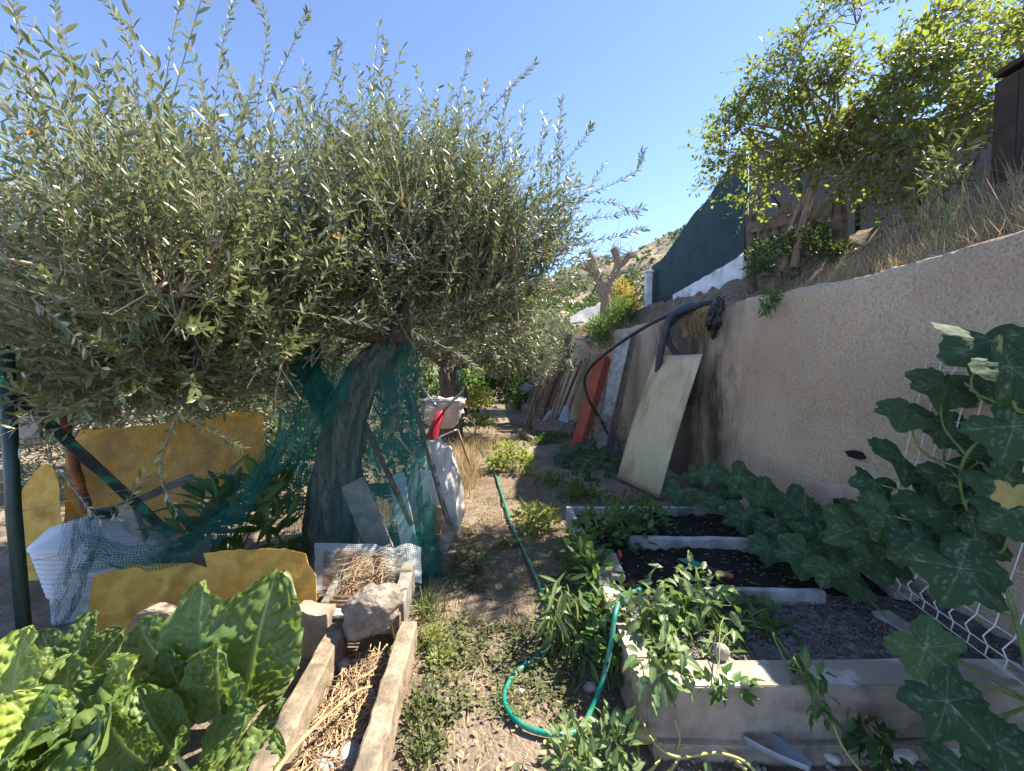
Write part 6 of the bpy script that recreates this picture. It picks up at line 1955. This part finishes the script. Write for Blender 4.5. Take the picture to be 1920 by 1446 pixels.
straws(800, -.80, -.54, 1.12, 2.0, .012, .06, (.05, .22), (.0012, .0032), M_straw, "straw", "dry straw and stalks filling the plank-edged bed")
straws(420, -.80, -.54, 1.12, 2.0, .015, .07, (.05, .18), (.0012, .0025), M_bark2, "dead_stalks", "dark dead stalks among the straw of the plank bed", "stalks")
straws(320, -1.05, -.70, 2.3, 2.62, .08, .17, (.06, .2), (.0015, .003), M_bark2, "dark_twigs", "dark brittle twigs heaped in the board box", "twigs")
straws(120, -1.05, -.75, 2.45, 2.64, .10, .30, (.08, .22), (.0012, .0022), M_straw, "box_straw", "golden dry stems before the printed sheet", "straw")
for i, (x, y, s, lab) in enumerate(((655, 1425, .05, "smooth pale stone at the near end of the straw bed"), (610, 1440, .045, "second smooth stone at the near end, left of the pale one"), (692, 1308, .026, "small white stone in the straw against the path-side plank"), (645, 1250, .03, "grey stone in the straw below the big rock"))):
    p = G(x, y, .03)
    tag(rock("stone", p + A(0, 0, .01), (s, s * 1.2, s * .7), M_pebble, None, 4, .14, 1.3, i + 31, 0, True), lab, "stone")
tag(MB().tube(catmull([A(-.80, 1.15, .16), A(-.74, 1.35, .20), A(-.66, 1.62, .15), A(-.62, 1.75, .08)], 24), np.linspace(.010, .004, 24), 6).build("dry_stalk", M_straw, None, True), "long curved dry stalk lying across the straw bed", "stalk")
lf = G(685, 1400, .05)
tag(foliage("yellow_leaf", ovate[0], np.array([lf]), np.array([A(.3, .9, .1)]), np.array([A(0, -.2, 1)]), [.07], L_autumn, None, None), "single yellow leaf fallen on the straw", "leaf")

# weathered printed sheet
M_print, nt, b = nt_new("faded_printed_sheet")
co = coords(nt, (1, 1, 1), "UV")
n_a = noise(nt, co, 4.5, 6, .65)
sx = nt.nodes.new("ShaderNodeSeparateXYZ")
nt.links.new(co, sx.inputs[0])
inx = mth(nt, 'MULTIPLY', mth(nt, 'GREATER_THAN', sx.outputs[0], .08), mth(nt, 'LESS_THAN', sx.outputs[0], .64))
iny = mth(nt, 'LESS_THAN', sx.outputs[1], .84)
inb = mth(nt, 'MULTIPLY', inx, iny)
prnt = ramp(nt, n_a, [(.40, (.70, .68, .64)), (.48, (.48, .26, .13)), (.60, (.56, .33, .17)), (.68, (.68, .62, .54))])
col = mixc(nt, mth(nt, 'MULTIPLY', inb, .9), (.70, .69, .67), prnt)
sh2 = noise(nt, co, 9, 4, .6)
col = mixc(nt, ramp(nt, sh2, [(.56, 0.0), (.7, .5)]), col, (.45, .36, .28))
nt.links.new(col, b.inputs["Base Color"])
b.inputs["Roughness"].default_value = .5
V, uv = [], []
nu, nv = 50, 22
for i in range(nu):
    u = i / (nu - 1)
    for j in range(nv):
        v = j / (nv - 1)
        p = (W(588, 1108, 2.66) * (1 - u) + W(790, 1092, 2.66) * u) * (1 - v) + (W(590, 1018, 2.82) * (1 - u) + W(788, 1024, 2.82) * u) * v
        p = p + A(0, .03 * math.sin(u * 7) * (u > .6) + .012 * float(fbm(u * 5, v * 3, 0, 3, 3)), -.02 * (u > .75) * math.sin(u * 20) - .03 * math.sin(u * 3.1) ** 2 * (1 - v) * 0)
        V.append(p)
        uv.append((u, v))
tag(link("printed_sheet", mk_mesh("printed_sheet", np.array(V), grid_faces(nu, nv), [M_print], True, None, uv)), "weathered white sheet with faded brown print before the olive trunk", "sheet")

# ------------------------------------------------------------------ chard
def chard_leaf(seed, pale=False):
    rr = np.random.default_rng(seed)
    nu, nv = 60, 20
    pet = .30
    V, ve, mi = [], [], []
    ph = rr.uniform(0, 6, 4)
    back = rr.uniform(.10, .35)
    for i in range(nu + 1):
        u = i / nu
        for j in range(-nv, nv + 1):
            v = j / nv
            w = .25 * max(0.0, 1 - abs((u - .46) / .56) ** 2.3) ** .62 * (.55 + .45 * min(1, u / .25)) * (1 + .04 * math.sin(u * 9 + ph[0] + (2 if v > 0 else 0)))
            y = pet + u * (1 - pet)
            x = v * w
            ed = abs(v) ** 2.2
            z = ed * .030 * math.sin(u * 13 + ph[1] + (1.7 if v > 0 else 0)) + ed * .014 * math.sin(u * 33 + ph[2] + (1 if v > 0 else 0))
            z += .05 * abs(v) ** 1.3 - back * max(0, u - .35) ** 2
            sl = u * 8 - abs(v) * 1.9
            fr = sl - math.floor(sl)
            vein = math.exp(-((min(fr, 1 - fr)) / .05) ** 2) * (1 - .5 * abs(v)) * (abs(v) < .93)
            midr = math.exp(-(x / (.012 * (1.25 - u))) ** 2)
            z += .034 * math.sin(math.pi * fr) * min(1, abs(v) * 4) * (1 - .3 * abs(v)) * (.7 + .6 * float(vn(u * 9, v * 7, seed, 4)))
            z += .018 * float(vn(u * 22, v * 13, seed, 6)) * min(1, abs(v) * 5)
            z -= .008 * midr
            V.append((x, y, z))
            ve.append(min(1, midr + .16 * vein))
    F = [list(f_) for f_ in grid_faces(nu + 1, 2 * nv + 1)]
    m_ = [0] * len(F)
    # petiole and midrib, thick and pale
    k = len(V)
    ys = np.linspace(0, pet + .45, 14)
    for i, y in enumerate(ys):
        r_ = np.interp(y, [0, .1, pet, pet + .45], [.035, .026, .02, .006])
        u = max(0, (y - pet) / (1 - pet))
        zc = -back * max(0, u - .35) ** 2 - .010 - .35 * r_
        for a_ in np.linspace(0, 2 * math.pi, 8, endpoint=False):
            V.append((r_ * math.cos(a_), y, zc + r_ * .5 * math.sin(a_)))
            ve.append(1.0)
    for i in range(13):
        for j in range(8):
            F.append([k + i * 8 + j, k + i * 8 + (j + 1) % 8, k + (i + 1) * 8 + (j + 1) % 8, k + (i + 1) * 8 + j])
            m_.append(1)
    return np.array(V), F, np.array(ve), m_


M_pet = pmat("pale_chard_stalk", (.42, .42, .14), (.58, .56, .26), 9, .45, .1, 30, .003, spec=.4)
ch = []
for i in range(7):
    v, f_, ve, m_ = chard_leaf(i + 3)
    ch.append(mk_mesh("leaf", v, f_, [L_chard, M_pet], True, m_, None, {"rnd": np.zeros(len(v)), "vein": ve}))
v, f_, ve, m_ = chard_leaf(20)
ch_y = mk_mesh("leaf", v, f_, [L_chard_y, M_pet], True, m_, None, {"rnd": np.zeros(len(v)), "vein": ve})


def chard(label, base, leaves):
    o = thing("chard_plant", base, label, "chard", "chard plants in the left bed")
    b = np.array(base, float)
    for i, (px_, py_, Y, face, *w) in enumerate(leaves):
        t = W(px_, py_, Y)
        st = b + RN.normal(0, .02, 3) * A(1, 1, .3)
        d = t - st
        me_ = ch_y if w else ch[RN.integers(7)]
        leaf_objects("leaf", [me_], np.array([st]), np.array([d]), np.array([nrm(np.array(face, float))]), [np.linalg.norm(d)], o)
    return o


UP, FR = (-.1, -.35, 1), (.1, -1, .45)
chard("tall upright chard with two big crinkled leaves before the yellow sheet", G(425, 1385, .0), [(350, 1105, 1.62, (-.25, -1, .3)), (505, 1095, 1.55, (.35, -1, .25)), (400, 1215, 1.45, (0, -1, .6)), (290, 1235, 1.55, (-.4, -.8, .6)), (565, 1330, 1.62, (.5, -.6, .6)), (440, 1120, 1.75, (.1, -1, .2)), (540, 1180, 1.7, (.5, -.8, .3)), (235, 1180, 1.72, (-.4, -.8, .5))])
chard("sprawling chard with glossy leaves lying towards the straw bed", G(330, 1470, .0), [(470, 1330, 1.38, UP), (250, 1300, 1.40, (-.2, -.5, 1)), (180, 1360, 1.28, (-.4, -.4, 1)), (300, 1420, 1.2, (0, -.6, 1)), (520, 1410, 1.32, (.4, -.2, 1)), (130, 1290, 1.45, UP)])
chard("low spreading chard with a large yellow-green leaf at the left", G(170, 1440, .0), [(20, 1310, 1.32, UP, 1), (235, 1235, 1.45, (-.3, -.7, .8), 1), (60, 1400, 1.2, UP), (140, 1430, 1.12, (0, -.7, .8)), (200, 1330, 1.3, (0, -.5, 1)), (110, 1230, 1.6, (-.2, -.8, .6))])
chard("chard at the frame's lower left corner beneath the fence post", G(40, 1450, .0), [(-30, 1330, 1.3, UP), (60, 1345, 1.22, (0, -.6, 1)), (30, 1180, 1.6, (0, -1, .4), 1), (-20, 1430, 1.1, UP), (120, 1440, 1.08, UP)])
chard("dark shaded chard behind the others, left of the curb stones", G(150, 1300, .0), [(60, 1190, 1.85, (-.2, -.8, .6)), (160, 1150, 1.9, (0, -1, .4)), (225, 1180, 1.85, (.2, -.8, .6)), (100, 1240, 1.7, UP), (250, 1230, 1.8, UP), (20, 1230, 1.75, UP)])

# ------------------------------------------------------------------ ground cover
def ground_scatter(n, x0, x1, y0, y1, thr, sd, fr=1.8):
    x, y = RN.uniform(x0, x1, n), RN.uniform(y0, y1, n)
    k = fbm(x * fr, y * fr, 0, sd, 3) > thr
    x, y = x[k], y[k]
    # not inside the beds, the straw bed or the chard
    bad = ((x > .47) & (y > 1.5) & (y < 3.6)) | ((x > -.97) & (x < -.42) & (y < 2.7))
    x, y = x[~bad], y[~bad]
    return np.stack([x, y, gz(x, y)], 1)


Pw = ground_scatter(2600, -.45, .5, 1.15, 3.6, .16, 101, 2.4)
k = np.repeat(np.arange(len(Pw)), 6)
th_ = RN.random(len(k)) * 6.28
off_ = np.stack([np.cos(th_), np.sin(th_), np.zeros(len(k))], 1) * RN.uniform(.0, .03, len(k))[:, None]
foliage("ground_weeds", t_lance(.33, .06, .12), Pw[k] + off_ + A(0, 0, .012) + np.abs(RN.normal(0, .012, (len(k), 1))) * A(0, 0, 1), np.stack([np.cos(th_), np.sin(th_), RN.uniform(0, .7, len(k))], 1), A(0, 0, 1) + RN.normal(0, .3, (len(k), 3)), RN.choice([.010, .014, .018, .03], len(Pw))[k] * RN.uniform(.7, 1.3, len(k)), L_weed, None, "stuff", "low creeping weeds matted over the near path", "weeds")
Pw = np.vstack([ground_scatter(9000, -.5, .45, 1.15, 3.6, .02, 107, 2.0), ground_scatter(9000, -.9, .5, 3.4, 7.5, .05, 109, 1.6)])
blades("path_grass", "short green and yellow grass on the path", "grass", Pw, RN.uniform(.015, .055, len(Pw)), L_grass, .8, None, .045, .5)
Pw = ground_scatter(5200, -1.3, .3, 3.3, 9.5, .0, 113, 1.5)
blades("dry_path_grass", "bleached dry grass and litter along the sunlit path", "grass", Pw, RN.uniform(.03, .09, len(Pw)), L_dry, 1.1, None, .03, .3)
c_ = W(862, 855, 5.2)
Pw = np.stack([RN.normal(c_[0], .10, 1500), RN.normal(5.2, .35, 1500), np.zeros(1500)], 1)
blades("golden_grass", "tall clump of golden dry grass beside the barrow", "grass", Pw, RN.uniform(.12, .36, 1500), L_dry, .3, None, .012, .25)
c_ = W(880, 800, 7.4)
Pw = np.stack([RN.normal(c_[0], .3, 1300), RN.normal(7.4, .6, 1300), np.zeros(1300)], 1)
blades("far_dry_grass", "dry grass tufts along the far path edge", "grass", Pw, RN.uniform(.1, .3, 1300), L_dry, .5, None, .015, .3)
for i, (x, y, Y, n_, L_, lab) in enumerate(((735, 1120, 2.5, 26, .22, "long green grass tuft beside the board box"), (790, 1190, 2.3, 60, .14, "green grass tuft on the path side of the rock"), (800, 1120, 2.6, 70, .15, "green grass tuft at the netting's bottom corner"), (1085, 900, 5.0, 30, .3, "grass tuft before the fibreglass panel"))):
    c_ = G(x, y + 30)
    Pw = np.stack([RN.normal(c_[0], .04 + .03 * (i in (1, 2)), n_), RN.normal(c_[1], .05, n_), np.zeros(n_)], 1)
    gt = thing("grass_tuft", c_ * A(1, 1, 0), lab, "grass tuft")
    blades("blades", None, None, Pw, RN.uniform(L_ * .5, L_ * 1.2, n_), L_grass, .5, gt, .035, .6)
bush("clover_weed", "bright leafy weed on the path beside the plank bed", "weed", G(815, 1205), [(G(812, 1200) + A(0, 0, .04), A(.07, .1, .03), 1), (G(830, 1240) + A(0, 0, .03), A(.07, .08, .02), .7)], 220, L_lime, ovate, (.018, .03), 300, None, .5, 8, 0, None, M_stem, .0015)
bush("creeping_weed", "grey-green creeping weed at the near end of the path", "weed", G(790, 1370), [(G(785, 1340) + A(0, 0, .03), A(.08, .16, .03), 1), (G(800, 1420) + A(0, 0, .03), A(.08, .08, .03), .7)], 280, L_weed, ovate, (.018, .032), 300, None, .5, 8, 0, None, M_stem, .0015)
Pl = ground_scatter(2600, -.8, .6, 1.15, 6.0, -.2, 121)
th_ = RN.random(len(Pl)) * 6.28
foliage("leaf_litter", t_lance(.2, .05, .1), Pl + A(0, 0, .012), np.stack([np.cos(th_), np.sin(th_), RN.normal(0, .12, len(Pl))], 1), A(0, 0, 1) + RN.normal(0, .25, (len(Pl), 3)), RN.uniform(.012, .04, len(Pl)), L_dry, None, "stuff", "dry fallen leaves scattered on the path", "litter")
straws(900, -.42, .42, 1.2, 5.0, .008, .02, (.03, .13), (.0008, .002), M_straw, "straw_litter", "loose bits of straw trodden into the path")
print("objects", len(bpy.data.objects), "tris", sum(len(o.data.polygons) * 2 for o in bpy.data.objects if o.type == 'MESH'))
